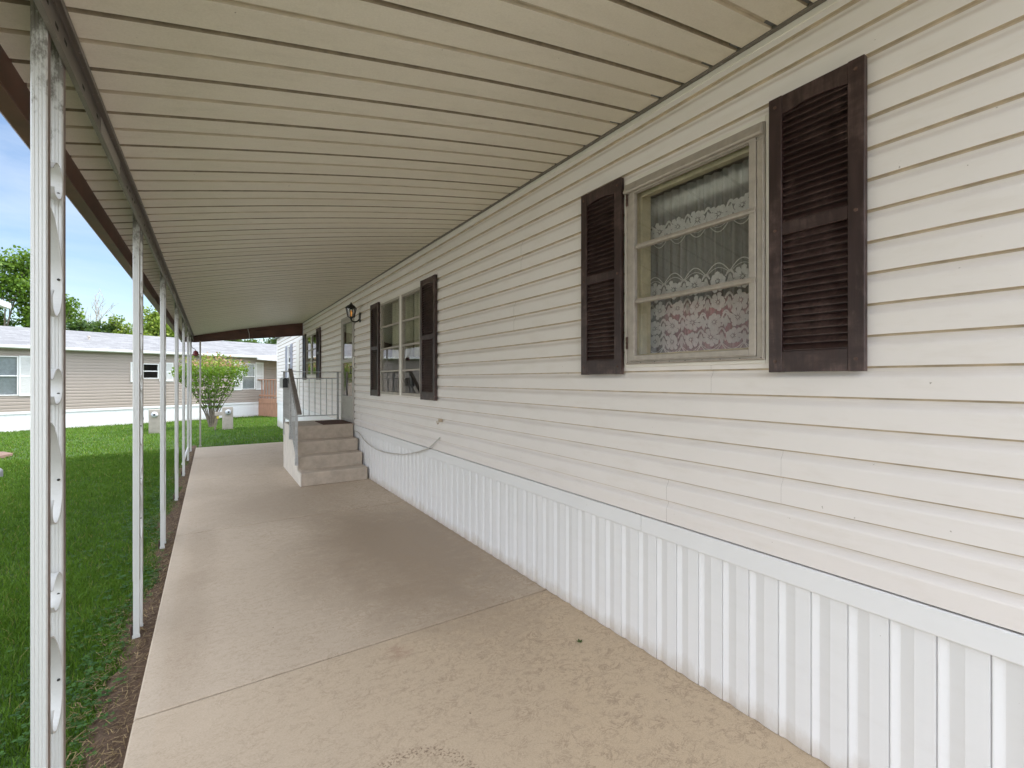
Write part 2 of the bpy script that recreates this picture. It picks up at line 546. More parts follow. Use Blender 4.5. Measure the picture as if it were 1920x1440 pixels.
class MB:
    """collects shapes given in world coordinates; build() links ONE mesh object"""

    def __init__(self):
        self.v, self.f, self.mi, self.sm = [], [], [], []
        self.mat = 0

    def add(self, vs, fs, smooth=False):
        o = len(self.v)
        self.v.extend([tuple(p) for p in vs])
        for f in fs:
            self.f.append([i + o for i in f])
            self.mi.append(self.mat)
            self.sm.append(smooth)
        return self

    def box(self, x0, x1, y0, y1, z0, z1):
        vs = [(x0, y0, z0), (x1, y0, z0), (x1, y1, z0), (x0, y1, z0), (x0, y0, z1), (x1, y0, z1), (x1, y1, z1), (x0, y1, z1)]
        return self.add(vs, [(0, 3, 2, 1), (4, 5, 6, 7), (0, 1, 5, 4), (1, 2, 6, 5), (2, 3, 7, 6), (3, 0, 4, 7)])

    def prism(self, poly, vec):
        n = len(poly)
        p = [Vector(q) for q in poly]
        v = Vector(vec)
        vs = p + [q + v for q in p]
        fs = [tuple(range(n))[::-1], tuple(range(n, 2 * n))]
        fs += [(i, (i + 1) % n, n + (i + 1) % n, n + i) for i in range(n)]
        return self.add(vs, fs)

    def tube(self, path, r, n=8, caps=True, smooth=True):
        P = [Vector(p) for p in path]
        k = len(P)
        rs = r if isinstance(r, (list, tuple)) else [r] * k
        t0 = (P[1] - P[0]).normalized()
        up = Vector((0, 0, 1)) if abs(t0.z) < 0.9 else Vector((1, 0, 0))
        vs = []
        nrm = t0.cross(up).normalized()
        for i in range(k):
            t = (P[min(i + 1, k - 1)] - P[max(i - 1, 0)]).normalized()
            nrm = (nrm - t * nrm.dot(t))
            if nrm.length < 1e-6:
                nrm = t.orthogonal()
            nrm.normalize()
            b = t.cross(nrm)
            for j in range(n):
                a = 2 * math.pi * j / n
                vs.append(P[i] + (nrm * math.cos(a) + b * math.sin(a)) * rs[i])
        fs = []
        for i in range(k - 1):
            for j in range(n):
                fs.append((i * n + j, i * n + (j + 1) % n, (i + 1) * n + (j + 1) % n, (i + 1) * n + j))
        self.add(vs, fs, smooth)
        if caps:
            o = len(vs)
            self.add(vs[:n], [tuple(range(n))[::-1]])
            self.add(vs[-n:], [tuple(range(n))])
        return self

    def lathe(self, prof, c, n=16, smooth=True):
        """prof: (radius, z) about a vertical axis through c"""
        vs, fs = [], []
        for r_, z in prof:
            for j in range(n):
                a = 2 * math.pi * j / n
                vs.append((c[0] + r_ * math.cos(a), c[1] + r_ * math.sin(a), c[2] + z))
        for i in range(len(prof) - 1):
            for j in range(n):
                fs.append((i * n + j, i * n + (j + 1) % n, (i + 1) * n + (j + 1) % n, (i + 1) * n + j))
        return self.add(vs, fs, smooth)

    def strip(self, path, width_vec, thick, smooth=True):
        """flat bar bent along a path lying in a plane normal to width_vec"""
        P = [Vector(p) for p in path]
        W = Vector(width_vec)
        k = len(P)
        vs, fs = [], []
        for i in range(k):
            t = (P[min(i + 1, k - 1)] - P[max(i - 1, 0)]).normalized()
            nn = t.cross(W).normalized() * (thick / 2)
            vs += [P[i] - W / 2 - nn, P[i] + W / 2 - nn, P[i] + W / 2 + nn, P[i] - W / 2 + nn]
        for i in range(k - 1):
            a, b = 4 * i, 4 * (i + 1)
            for j in range(4):
                fs.append((a + j, a + (j + 1) % 4, b + (j + 1) % 4, b + j))
        fs.append((3, 2, 1, 0))
        o = 4 * (k - 1)
        fs.append((o, o + 1, o + 2, o + 3))
        return self.add(vs, fs)

    def build(self, name, mat, parent=None, origin=None, bevel=0.0, segs=2, autosmooth=False):
        if origin is None:
            origin = WL.get(parent.name, (0, 0, 0)) if parent else (0, 0, 0)
        og = Vector(origin)
        me = bpy.data.meshes.new(name)
        va = np.array(self.v, dtype=np.float64) - np.array(og)
        me.from_pydata(va.tolist(), [], self.f)
        mats = mat if isinstance(mat, (list, tuple)) else [mat]
        for m in mats:
            me.materials.append(m)
        me.polygons.foreach_set('material_index', self.mi)
        me.polygons.foreach_set('use_smooth', self.sm)
        me.update()
        o = bpy.data.objects.new(name, me)
        COL.objects.link(o)
        WL[o.name] = tuple(og)
        if parent:
            o.parent = parent
            o.location = og - Vector(WL[parent.name])
        else:
            o.location = og
        if bevel:
            b = o.modifiers.new('bevel', 'BEVEL')
            b.width = bevel
            b.segments = segs
            b.limit_method = 'ANGLE'
            b.angle_limit = R(40)
        return o


def empty(name, loc, label, cat, group=None):
    o = bpy.data.objects.new(name, None)
    o.empty_display_size = 0.2
    COL.objects.link(o)
    o.location = loc
    WL[o.name] = tuple(loc)
    return tag(o, label, cat, group)


def tag(o, label, cat, group=None, kind=None):
    if label:
        o['label'] = label
    if cat:
        o['category'] = cat
    if group:
        o['group'] = group
    if kind:
        o['kind'] = kind
    return o


def struct(o, kind='structure'):
    o['kind'] = kind
    return o


def crom(pts, k=6):
    """Catmull-Rom through points"""
    P = [Vector(p) for p in pts]
    out = []
    for i in range(len(P) - 1):
        p0, p1, p2, p3 = P[max(i - 1, 0)], P[i], P[i + 1], P[min(i + 2, len(P) - 1)]
        for j in range(k):
            t = j / k
            out.append(0.5 * ((2 * p1) + (-p0 + p2) * t + (2 * p0 - 5 * p1 + 4 * p2 - p3) * t * t + (-p0 + 3 * p1 - 3 * p2 + p3) * t ** 3))
    out.append(P[-1])
    return out


def fast_mesh(name, verts, nper, mat, attr=None, parent=None, smooth=False):
    """verts (N*nper,3): N separate polygons of nper corners; attr: N floats -> 'tone'"""
    verts = np.asarray(verts, dtype=np.float32).reshape(-1, 3)
    nv = len(verts)
    nf = nv // nper
    me = bpy.data.meshes.new(name)
    me.vertices.add(nv)
    me.vertices.foreach_set('co', verts.ravel())
    me.loops.add(nv)
    me.loops.foreach_set('vertex_index', np.arange(nv, dtype=np.int32))
    me.polygons.add(nf)
    me.polygons.foreach_set('loop_start', np.arange(0, nv, nper, dtype=np.int32))
    me.materials.append(mat)
    if attr is not None:
        a = me.attributes.new('tone', 'FLOAT', 'POINT')
        a.data.foreach_set('value', np.repeat(np.asarray(attr, dtype=np.float32), nper))
    me.update(calc_edges=True)
    o = bpy.data.objects.new(name, me)
    COL.objects.link(o)
    WL[o.name] = (0, 0, 0)
    if parent:
        og = np.array(WL[parent.name], dtype=np.float32)
        me.vertices.foreach_set('co', (verts - og).ravel())
        o.parent = parent
        WL[o.name] = WL[parent.name]
    return o


# ------------------------------------------------------------------ terrain
def gz(x, y):
    """lawn height"""
    if y < 10:
        return -0.05
    if y < 24:
        return -0.05 - 0.20 * (y - 10) / 14
    return -0.25


def gza(y):
    return np.interp(y, [10, 24], [-0.05, -0.25])


b = MB()
xs = [-400, -120, -40, -20, -10, -5, -2, 0, 2, 5, 10, 20, 40, 120, 400]
ys = [-400, -100, -30, -10, 0, 5, 10, 12, 14, 16, 18, 20, 22, 24, 30, 45, 80, 160, 400]
vs = [(x, y, gz(x, y) - 0.015) for y in ys for x in xs]
nx = len(xs)
fs = [(j * nx + i, j * nx + i + 1, (j + 1) * nx + i + 1, (j + 1) * nx + i) for j in range(len(ys) - 1) for i in range(nx - 1)]
b.add(vs, fs, True)
struct(b.build('ground', M['lawn']))

# concrete slab in bays with tooled joints
b = MB()
edges = [-6.0, -3.1, -0.25, 2.6, 5.45, 8.27, 10.6, 12.28]
XL, XR = -0.288, 2.03
for i in range(len(edges) - 1):
    y0, y1 = edges[i] + (0.0055 if edges[i] < 4 else .007), edges[i + 1] - (0.0055 if edges[i + 1] < 4 else .007)
    e = 0.008
    # top with rounded long edges
    prof = [(XL, -0.10), (XR, -0.10), (XR, -0.004), (XR - 0.004, 0), (XL + e, 0), (XL + 0.002, -0.003), (XL, -e)]
    n = len(prof)
    vs = [(x, y0, z) for x, z in prof] + [(x, y1, z) for x, z in prof]
    # chamfer at the joints
    for q in range(n):
        if prof[q][1] > -0.001:
            pass
    fs = [tuple(range(n)), tuple(range(n, 2 * n))[::-1]] + [(k, n + k, n + (k + 1) % n, (k + 1) % n) for k in range(n)]
    b.add(vs, fs)
o = struct(b.build('concrete_slab', M['concrete'], bevel=0.004, segs=2))
b = MB()
b.box(XL + 0.01, XR - 0.01, -6, 12.27, -0.12, -0.012)
struct(b.build('joint_filler', M['dark']))

b = MB()
b.box(-60, 60, -16, -6.02, -0.15, -0.02)  # unseen road added behind the camera to bounce light under the carport
struct(b.build('bounce_road', M['pale_concrete']))

# soil margin beside the slab
b = MB()
NYS, NXS = 300, 9
vs, fs = [], []
sr = random.Random(3)
edge = []
for j in range(NYS + 1):
    y = -1 + 14.0 * j / NYS
    wd = 0.135 + 0.045 * math.sin(y * 2.1 + 1) + 0.035 * math.sin(y * 5.3) + sr.uniform(-0.02, 0.02)
    edge.append(wd)
    for i in range(NXS + 1):
        t = i / NXS
        x = XL - wd * t + 0.002
        z = -0.045 + 0.012 * math.sin(t * math.pi) * sr.uniform(0.2, 1.6) + sr.uniform(-0.004, 0.004)
        if i == NXS:
            z = -0.06
        vs.append((x, y, z))
for j in range(NYS):
    for i in range(NXS):
        a = j * (NXS + 1) + i
        fs.append((a, a + NXS + 1, a + NXS + 2, a + 1))
b.add(vs, fs, True)
struct(b.build('soil', M['soil']))


def soil_w(y):
    j = np.clip(((np.asarray(y) + 1) / 14.0 * NYS).astype(int), 0, NYS)
    return np.array(edge)[j]


# grass: many single blades
def blades(rs, n, x0, x1, y0, y1, hmin, hmax, wd, keep=None):
    x = rs.uniform(x0, x1, n)
    y = rs.uniform(y0, y1, n)
    k = np.ones(n, bool)
    sw = np.where(y < 12.9, soil_w(y), 0.0)
    inner = (x > XL - sw * rs.uniform(0.55, 1.1, n)) & (y < 12.32) & (x < 2.0)
    k &= ~inner
    if keep is not None:
        k &= keep(x, y)
    x, y = x[k], y[k]
    n = len(x)
    patch = 0.5 + 0.5 * np.sin(x * 1.7 + np.sin(y * 1.3) * 1.5) * np.sin(y * 1.1 + x * .6)
    tuft = np.sin(x * 9.1 + 2 * np.sin(y * 4.3)) * np.sin(y * 7.7 + 2 * np.sin(x * 5.1))
    h = rs.uniform(hmin, hmax, n) * (0.8 + 0.35 * patch + 0.28 * tuft)
    a = rs.uniform(0, 2 * np.pi, n)
    lean = rs.uniform(0.15, 0.9, n) * h
    la = rs.uniform(0, 2 * np.pi, n)
    z = gza(y) - 0.017
    wv = np.stack([np.cos(a), np.sin(a), 0 * a], 1) * (wd * rs.uniform(0.6, 1.3, n))[:, None] / 2
    p = np.stack([x, y, z], 1)
    ld = np.stack([np.cos(la) * lean, np.sin(la) * lean, 0 * la], 1)
    m = p + ld * 0.35 + np.stack([0 * x, 0 * x, h * 0.6], 1)
    t = p + ld + np.stack([0 * x, 0 * x, h], 1)
    tone = np.clip(rs.normal(0.42, 0.2, n) + 0.22 * (patch - 0.5) - 0.10 * tuft, 0, 0.93)
    dry = rs.uniform(0, 1, n) < 0.025
    tone[dry] = 1.0
    quad = np.stack([p - wv, p + wv, m + wv * 0.75, m - wv * 0.75], 1)
    top = np.stack([m - wv * 0.75, m + wv * 0.75, t + wv * 0.08, t - wv * 0.08], 1)
    return np.concatenate([quad, top], 1).reshape(-1, 3), np.repeat(tone, 2)


rs = np.random.RandomState(5)
parts = [
    blades(rs, 95000, -2.4, -0.36, 0.6, 5.0, 0.022, 0.058, 0.0045),
    blades(rs, 80000, -4.1, -0.36, 5.0, 9.0, 0.022, 0.055, 0.006),
    blades(rs, 52000, -4.1, -0.36, 9.0, 13.0, 0.022, 0.052, 0.009),
    blades(rs, 42000, -4.1, -2.4, -3.0, 5.0, 0.03, 0.075, 0.006),
    blades(rs, 90000, -9.0, 2.0, 12.3, 25.5, 0.03, 0.06, 0.014),
    blades(rs, 16000, -20, -9.0, 14.0, 25.5, 0.03, 0.06, 0.02),
    blades(rs, 22000, 2.0, 7.0, 18.7, 26.5, 0.03, 0.06, 0.014),
]
gv = np.concatenate([p[0] for p in parts])
gt = np.concatenate([p[1] for p in parts])
tag(fast_mesh('grass', gv, 4, M['grass'], gt), 'short green lawn grass', None, None, 'stuff')

# clover and weeds hugging the edge
n = 2600
y = rs.uniform(0.9, 9.0, n)
x = XL - soil_w(y) * rs.uniform(0.35, 1.0, n) - np.abs(rs.normal(0, 0.22, n))
cl = 0.5 + 0.5 * np.sin(y * 3.1 + 0.7) * np.sin(x * 7 + y)
k = rs.uniform(0, 1, n) < cl
x, y = x[k], y[k]
n = len(x)
vv, tt = [], []
for i in range(n):
    c = Vector((x[i], y[i], -0.05 + rs.uniform(0.012, 0.045)))
    s = rs.uniform(0.007, 0.014)
    a0 = rs.uniform(0, 6.28)
    tn = rs.uniform(0, 1)
    for q in range(3):
        a = a0 + q * 2.094
        u = Vector((math.cos(a), math.sin(a), rs.uniform(-.1, .35)))
        v = Vector((-math.sin(a), math.cos(a), 0))
        vv += [c, c + u * s * .9 + v * s * .75, c + u * s * 1.7, c + u * s * .9 - v * s * .75]
        tt.append(tn)
tag(fast_mesh('clover', [tuple(p) for p in vv], 4, M['weed'], tt), 'low clover and weeds along the slab edge', None, None, 'stuff')

# dry clippings on the soil
n = 5200
y = rs.uniform(0.9, 12.2, n)
x = XL - soil_w(y) * rs.uniform(0.0, 1.5, n)
vv, tt = [], []
for i in range(n):
    a = rs.uniform(0, 6.28)
    L = rs.uniform(0.012, 0.05)
    d = Vector((math.cos(a), math.sin(a), rs.uniform(-.15, .35))) * L
    wv = Vector((-math.sin(a), math.cos(a), 0)) * 0.0013
    c = Vector((x[i], y[i], -0.034 + rs.uniform(0, 0.012)))
    if c.x > XL - 0.01:
        c.x -= 0.05
    vv += [c - wv, c + wv, c + d + wv, c + d - wv]
    tt.append(rs.uniform(0, 1))
tag(fast_mesh('dry_clippings', [tuple(p) for p in vv], 4, M['straw'], tt), 'dry grass clippings scattered on the soil', None, None, 'stuff')


# ------------------------------------------------------------------ siding
PITCH = 0.1133


def lap_profile(z0, z1, base=0.756, pitch=PITCH, out=0.018):
    """(z, projection) pairs of dutch-lap courses clipped to [z0,z1]"""
    pts = []
    k = math.floor((z0 - base) / pitch) - 1
    shape = [(0.0, 1.0), (0.60, 0.98), (0.66, 0.90), (0.72, 0.66), (0.78, 0.36), (0.84, 0.14), (0.935, 0.04), (1.0, 0.02)]
    allp = []
    while base + k * pitch < z1 + pitch:
        for t, p in shape:
            allp.append((base + (k + t) * pitch, p * out))
        k += 1
    for i, (z, p) in enumerate(allp):
        if z0 <= z <= z1:
            pts.append((z, p))
        if i + 1 < len(allp):
            za, pa = z, p
            zb, pb = allp[i + 1]
            for zc in (z0, z1):
                if za < zc < zb:
                    pts.append((zc, pa + (pb - pa) * (zc - za) / (zb - za)))
    pts.sort(key=lambda q: q[0])
    # keep the order of the two points that share a z at a lip: small projection first
    outp = [q for q in pts if q[0] > z0 + 1e-6]
    near = [q for q in pts if q[0] <= z0 + 1e-6]
    ph = (z0 - base) / pitch
    if abs(ph - round(ph)) < 1e-4:      # a course starts here: close its lip
        outp = [q for q in outp if q[0] < z1 - 1e-6 or q[1] < 0.5 * out or abs((z1 - base) / pitch - round((z1 - base) / pitch)) > 1e-4]
        outp = [(z0, -0.30 * out), (z0, out)] + outp
    else:
        outp = near + outp
    i = 0
    while i < len(outp) - 1:
        if abs(outp[i][0] - outp[i + 1][0]) < 1e-7 and outp[i][1] > outp[i + 1][1]:
            outp[i], outp[i + 1] = outp[i + 1], outp[i]
        i += 1
    return outp


def siding(mb, place, s0, s1, z0, z1, holes, base=0.756, pitch=PITCH, out=0.018, seams=None):
    """place(s, proj, z) -> world point; holes: (s0,s1,z0,z1)"""
    cuts = sorted({s0, s1, *[h[0] for h in holes], *[h[1] for h in holes]})
    cuts = [c for c in cuts if s0 <= c <= s1]
    for a, c in zip(cuts[:-1], cuts[1:]):
        mid = (a + c) / 2
        rng = [(z0, z1)]
        for h in holes:
            if h[0] < mid < h[1]:
                nr = []
                for q in rng:
                    if h[3] <= q[0] or h[2] >= q[1]:
                        nr.append(q)
                    else:
                        if h[2] > q[0]:
                            nr.append((q[0], h[2]))
                        if h[3] < q[1]:
                            nr.append((h[3], q[1]))
                rng = nr
        for q in rng:
            pr = lap_profile(q[0], q[1], base, pitch, out)
            vs, fs = [], []
            for z, p in pr:
                vs += [place(a, p, z), place(c, p, z)]
            o = len(mb.v)
            mb.v.extend([tuple(v) for v in vs])
            for i in range(len(pr) - 1):
                mb.f.append([o + 2 * i, o + 2 * i + 1, o + 2 * i + 3, o + 2 * i + 2])
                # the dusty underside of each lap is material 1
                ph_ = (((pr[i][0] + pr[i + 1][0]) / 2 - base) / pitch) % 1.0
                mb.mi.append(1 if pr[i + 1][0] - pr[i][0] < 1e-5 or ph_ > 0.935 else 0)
                mb.sm.append(False)


# ------------------------------------------------------------------ the mobile home
home = empty('mobile_home', (2.0, 7.0, 0.0), 'cream vinyl sided mobile home with dark brown louvred shutters along the concrete slab', 'house')
HY0, HY1 = -3.0, 18.57
W1 = (1.02, 1.836, 1.57, 2.63)
W2 = (4.86, 6.37, 1.29, 2.575)
W3 = (10.99, 12.36, 1.59, 2.59)
DR = (7.80, 8.665, 0.775, 2.60)
W4 = (15.05, 15.75, 1.45, 2.55)
holes = [W1, W2, W3, DR, W4]
b = MB()
# panels of two courses; each run of panels is offset by a millimetre so that its end lap shows
seam_rows = {}
sr = random.Random(11)
zrow = 0.756
row = 0
fixed = {0: [1.555, 4.0], 1: [0.98, 3.36], 3: [1.30], 5: [5.35, 3.0], 7: [2.9]}
while zrow < 2.935:
    ztop = min(zrow + 2 * PITCH, 2.935)
    sm = list(fixed.get(row, []))
    y = sr.uniform(6.5, 8.5)
    while y < HY1 - 1:
        sm.append(y)
        y += sr.uniform(3.2, 3.8)
    sm = sorted(sm)
    ed = [HY0] + sm + [HY1]
    for i in range(len(ed) - 1):
        off = 0.0012 if i % 2 else 0.0
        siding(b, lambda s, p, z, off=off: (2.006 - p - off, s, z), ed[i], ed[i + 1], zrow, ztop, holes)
    zrow = ztop
    row += 1
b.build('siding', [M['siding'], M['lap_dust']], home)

# shell: hollow, dark inside
b = MB()
b.box(2.012, 6.2, HY0 + .003, HY0 + 0.10, 0.02, 2.97)
b.box(2.012, 6.2, HY1 - 0.10, HY1 - 0.003, 0.02, 2.97)
b.box(6.1, 6.2, HY0 + .1, HY1 - .1, 0.02, 2.97)
b.box(2.012, 6.2, HY0 + 0.01, HY1 - 0.01, 0.70, 0.76)
b.box(2.012, 6.2, HY0 + 0.01, HY1 - 0.01, 2.86, 2.97)
# front wall lining with openings
cuts = sorted({HY0, HY1, *[h[0] for h in holes], *[h[1] for h in holes]})
for a, c in zip(cuts[:-1], cuts[1:]):
    hh = [h for h in holes if h[0] < (a + c) / 2 < h[1]]
    if hh:
        b.box(2.012, 2.09, a, c, 0.765, hh[0][2]) if hh[0][2] > 0.77 else None
        b.box(2.012, 2.09, a, c, hh[0][3], 2.855)
    else:
        b.box(2.012, 2.09, a, c, 0.765, 2.855)
for y in (-0.6, 3.4, 7.2, 9.4, 13.2):
    b.box(2.095, 6.09, y, y + 0.08, 0.765, 2.855)
b.box(4.6, 4.7, -0.5, 13.1, 0.765, 2.855)
b.build('inner_wall', M['room'], home)
b = MB()
zr0, zr1 = 2.995, 3.33
b.prism([(1.90, HY0 - .15, zr0 - .025), (4.1, HY0 - .15, zr1), (6.3, HY0 - .15, zr0 - .025), (6.3, HY0 - .15, zr0 - 0.02), (4.1, HY0 - .15, zr1 + 0.03), (1.90, HY0 - .15, zr0)][::-1], (0, HY1 - HY0 + .3, 0))
b.build('roof', M['shingle'], home)
b = MB()
b.box(1.985, 2.01, HY0, HY1 + .005, 2.935, 2.972)
b.build('eave_trim', M['trim'], home, bevel=0.003)
b = MB()
b.box(1.984, 2.012, HY1 - 0.05, HY1 + 0.012, 0.70, 2.934)
b.build('corner_trim', M['white'], home, bevel=0.004)

# skirting: ribbed white vinyl under a smooth top rail in lengths
b = MB()
per = 0.1262
y = 0.997 - per * 40
prof = [(0.0, 0.007), (0.003, 0.016), (0.058, 0.016), (0.062, 0.015), (0.096, 0.0085), (0.101, 0.0092), (0.119, 0.0155), (0.1235, 0.016), (0.1255, 0.007)]
pts = []
while y < HY1:
    pts += [(y - 0.126 + 0.126 - per + a, p) for a, p in prof]
    y += per
pts = [(max(HY0, min(HY1, yy)), p) for yy, p in pts]
vs, fs = [], []
for yy, p in pts:
    vs += [(2.014 - p, yy, 0.002 if yy < 12.3 else -0.2), (2.014 - p, yy, 0.664)]
for i in range(len(pts) - 1):
    fs.append((2 * i, 2 * i + 2, 2 * i + 3, 2 * i + 1))
b.add(vs, fs)
b.build('skirt_panel', M['skirt'], home)
ends = [HY0, -1.93, 1.722, 4.884, 8.1, 11.3, 14.5, HY1]
for a, c in zip(ends[:-1], ends[1:]):
    b = MB()
    b.prism([(1.986, a + .0015, 0.660), (1.984, a + .0015, 0.664), (1.984, a + .0015, 0.744), (1.989, a + .0015, 0.749), (2.012, a + .0015, 0.750), (2.012, a + .0015, 0.660)], (0, c - a - .003, 0))
    b.build('skirt_rail', M['skirt_rail'], home, origin=(1.99, (a + c) / 2, 0.70))
b = MB()
b.box(2.0, 2.014, HY0, HY1, 0.7505, 0.757)
b.box(2.010, 2.013, HY0, 12.28, 0.001, 0.004)
b.build('shadow_gap', M['dark'], home)


def shutter(y0, y1, z0, z1, mat=M['shutter'], x_out=1.955):
    """louvred shutter; the louvre field is arched at the top"""
    b = MB()
    xo, xi = x_out, x_out + 0.028
    st = 0.052 if y1 - y0 > 0.25 else 0.045
    b.box(xo, xi, y0, y0 + st, z0, z1)
    b.box(xo, xi, y1 - st, y1, z0, z1)
    zm = z0 + (z1 - z0) * 0.515
    b.box(xo + .002, xi, y0 + st, y1 - st, z0 + 0.001, z0 + 0.085)
    b.box(xo + .002, xi, y0 + st, y1 - st, zm - 0.024, zm + 0.024)
    ya, yb = y0 + st, y1 - st
    n = 12
    low = []
    for i in range(n + 1):
        t = i / n
        low.append((xo + .002, ya + (yb - ya) * t, z1 - 0.078 + 0.015 * math.sin(math.pi * t) ** 1.3))
    poly = [(xo + .002, yb, z1 - .001), (xo + .002, ya, z1 - .001)] + low
    b.prism(poly, (xi - xo - .002, 0, 0))
    for za, zb in ((z0 + 0.085, zm - 0.024), (zm + 0.024, z1 - 0.06)):
        n = int((zb - za) / 0.0265)
        h = (zb - za) / n
        for i in range(n):
            z = za + i * h
            b.prism([(xo + 0.006, ya, z + 0.0005), (xo + 0.006, ya, z + 0.005), (xo + 0.023, ya, z + h + 0.002), (xo + 0.025, ya, z + h - 0.003)], (0, yb - ya, 0))
    # back plate and side returns reach towards the siding
    b.box(xi - .004, xi + 0.002, y0 + .004, y1 - .004, z0 + .004, z1 - .004)
    o = b.build('shutter', mat, home, origin=(x_out, (y0 + y1) / 2, z0), bevel=0.0018, segs=1)
    if mat is M['shutter']:
        for yy in (y0 + st / 2, y1 - st / 2):
            for zz in (z0 + 0.045, zm, z1 - 0.04):
                q = MB()
                q.tube([(xo - 0.004, yy, zz), (xo + 0.002, yy, zz)], 0.0065, 10)
                q.build('screw', M['screw'], o)
    return o


shutter(0.677, 1.014, 1.531, 2.668)
shutter(1.845, 2.182, 1.531, 2.660)
shutter(4.452, 4.852, 1.279, 2.606)
shutter(6.405, 6.785, 1.268, 2.594)
shutter(10.56, 10.975, 1.503, 2.64)
shutter(12.37, 12.80, 1.503, 2.64)
shutter(14.72, 15.04, 1.40, 2.56, M['greyshutter'], 1.958)
shutter(15.76, 16.10, 1.40, 2.56, M['greyshutter'], 1.958)


def ring_yz(b, x0, x1, y0, y1, z0, z1, t, tb=None, tt=None):
    tb = t if tb is None else tb
    tt = t if tt is None else tt
    b.box(x0, x1, y0, y0 + t, z0, z1)
    b.box(x0, x1, y1 - t, y1, z0, z1)
    b.box(x0, x1, y0 + t, y1 - t, z0, z0 + tb)
    b.box(x0, x1, y0 + t, y1 - t, z1 - tt, z1)


def pane(win, y0, y1, z0, z1, x=1.992):
    b = MB()
    b.add([(x, y0, z0), (x, y1, z0), (x, y1, z1), (x, y0, z1)], [(0, 3, 2, 1)])
    return b.build('pane', M['glass'], win)


# --- window beside the camera: white casing, aluminium awning window of three panes
y0, y1, z0, z1 = W1
b = MB()
ring_yz(b, 1.976, 2.012, y0, y1, z0, z1, 0.018, 0.016, 0.026)
casing = b.build('window', M['trim'], home, origin=(2.0, (y0 + y1) / 2, z0), bevel=0.003)
b = MB()
fy0, fy1, fz0, fz1 = y0 + .018, y1 - .018, z0 + .016, z1 - .026
ring_yz(b, 1.968, 2.02, fy0, fy1, fz0, fz1, 0.034, 0.016, 0.012)
ring_yz(b, 1.962, 1.99, fy0 + .036, fy1 - .036, fz0 + .018, fz1 - .055, 0.030, 0.030, 0.012)
b.box(1.957, 1.966, fy0 + .036, fy1 - .036, fz0 + .016, fz0 + .022)
ring_yz(b, 1.962, 1.969, fy0 + .002, fy1 - .002, fz0 + .002, fz1 - .07, 0.008, 0.006, 0.004)
b.build('frame', M['winframe'], casing, bevel=0.002, segs=1)
b = MB()   # projecting head flashing
b.prism([(1.944, fy0 + .003, fz1 - .058), (1.940, fy0 + .003, fz1 - .050), (1.958, fy0 + .003, fz1 - .004), (1.967, fy0 + .003, fz1 - .004), (1.967, fy0 + .003, fz1 - .058)], (0, fy1 - fy0 - .006, 0))
b.build('head_flashing', M['winframe'], casing, bevel=0.002)
b = MB()
for zz in (2.236, 1.934):
    b.prism([(1.958, 1.073, zz - .012), (1.955, 1.073, zz - .004), (1.962, 1.073, zz + .012), (1.985, 1.073, zz + .012), (1.985, 1.073, zz - .012)], (0, 1.738 - 1.073, 0))
b.build('glazing_bar', M['winframe'], casing, bevel=0.001, segs=1)
for a, c in ((1.64, 1.922), (1.946, 2.224), (2.248, 2.53)):
    pane(casing, 1.09, 1.735, a, c, 1.982)
for i in range(9):
    yy = fy0 + .015 + (fy1 - fy0 - .03) * i / 8
    for zz in (fz0 + .008, fz1 - .006):
        b = MB()
        b.tube([(1.9655, yy, zz), (1.9685, yy, zz)], 0.003, 8)
        b.build('screw', M['dark'], casing, origin=(1.966, yy, zz))
for zz in (fz0 + .09, fz1 - .12):
    b = MB()
    b.box(1.962, 1.965, fy1 - .018, fy1 - .006, zz - .004, zz + .066)
    for k in range(3):
        b.tube([(1.960, fy1 - .012, zz + k * .022), (1.960, fy1 - .012, zz + k * .022 + .018)], 0.005, 8)
    b.build('hinge', M['steel'], casing, origin=(1.96, fy1 - .012, zz))
b = MB()   # jamb lining
ring_yz(b, 2.02, 2.13, fy0 + .012, fy1 - .012, fz0 + .012, fz1 - .012, 0.03, 0.03, 0.03)
ring_yz(b, 2.025, 2.035, fy0 + .04, fy1 - .04, fz0 + .04, fz1 - .04, 0.025, 0.02, 0.035)
b.build('jamb', M['jamb'], casing, bevel=0.002)
# sheer net with pleats
b = MB()
vs, fs = [], []
n = 140
for i in range(n + 1):
    yy = 1.0 + 0.86 * i / n
    xx = 2.175 + 0.010 * math.sin(i * 0.75) + 0.006 * math.sin(i * 0.31 + 1)
    vs += [(xx, yy, 1.55), (xx, yy, 2.57)]
for i in range(n):
    fs.append((2 * i, 2 * i + 2, 2 * i + 3, 2 * i + 1))
b.add(vs, fs, True)
for i in range(9):   # gathered folds read as brighter threads
    yy = 1.03 + i * 0.095 + rnd.uniform(-.02, .02)
    b.tube([(2.168, yy, 1.56), (2.168, yy + rnd.uniform(-.006, .006), 2.0), (2.168, yy, 2.56)], 0.0022, 5)
b.build('net_curtain', M['sheer'], casing)
b = MB()   # curtain rod valance
b.box(2.20, 2.25, 0.9, 1.95, 2.475, 2.545)
b.box(2.192, 2.2, 1.30, 1.325, 2.47, 2.55)
b.box(2.192, 2.2, 1.58, 1.605, 2.47, 2.55)
b.build('blind_rail', M['white'], casing, bevel=0.004)


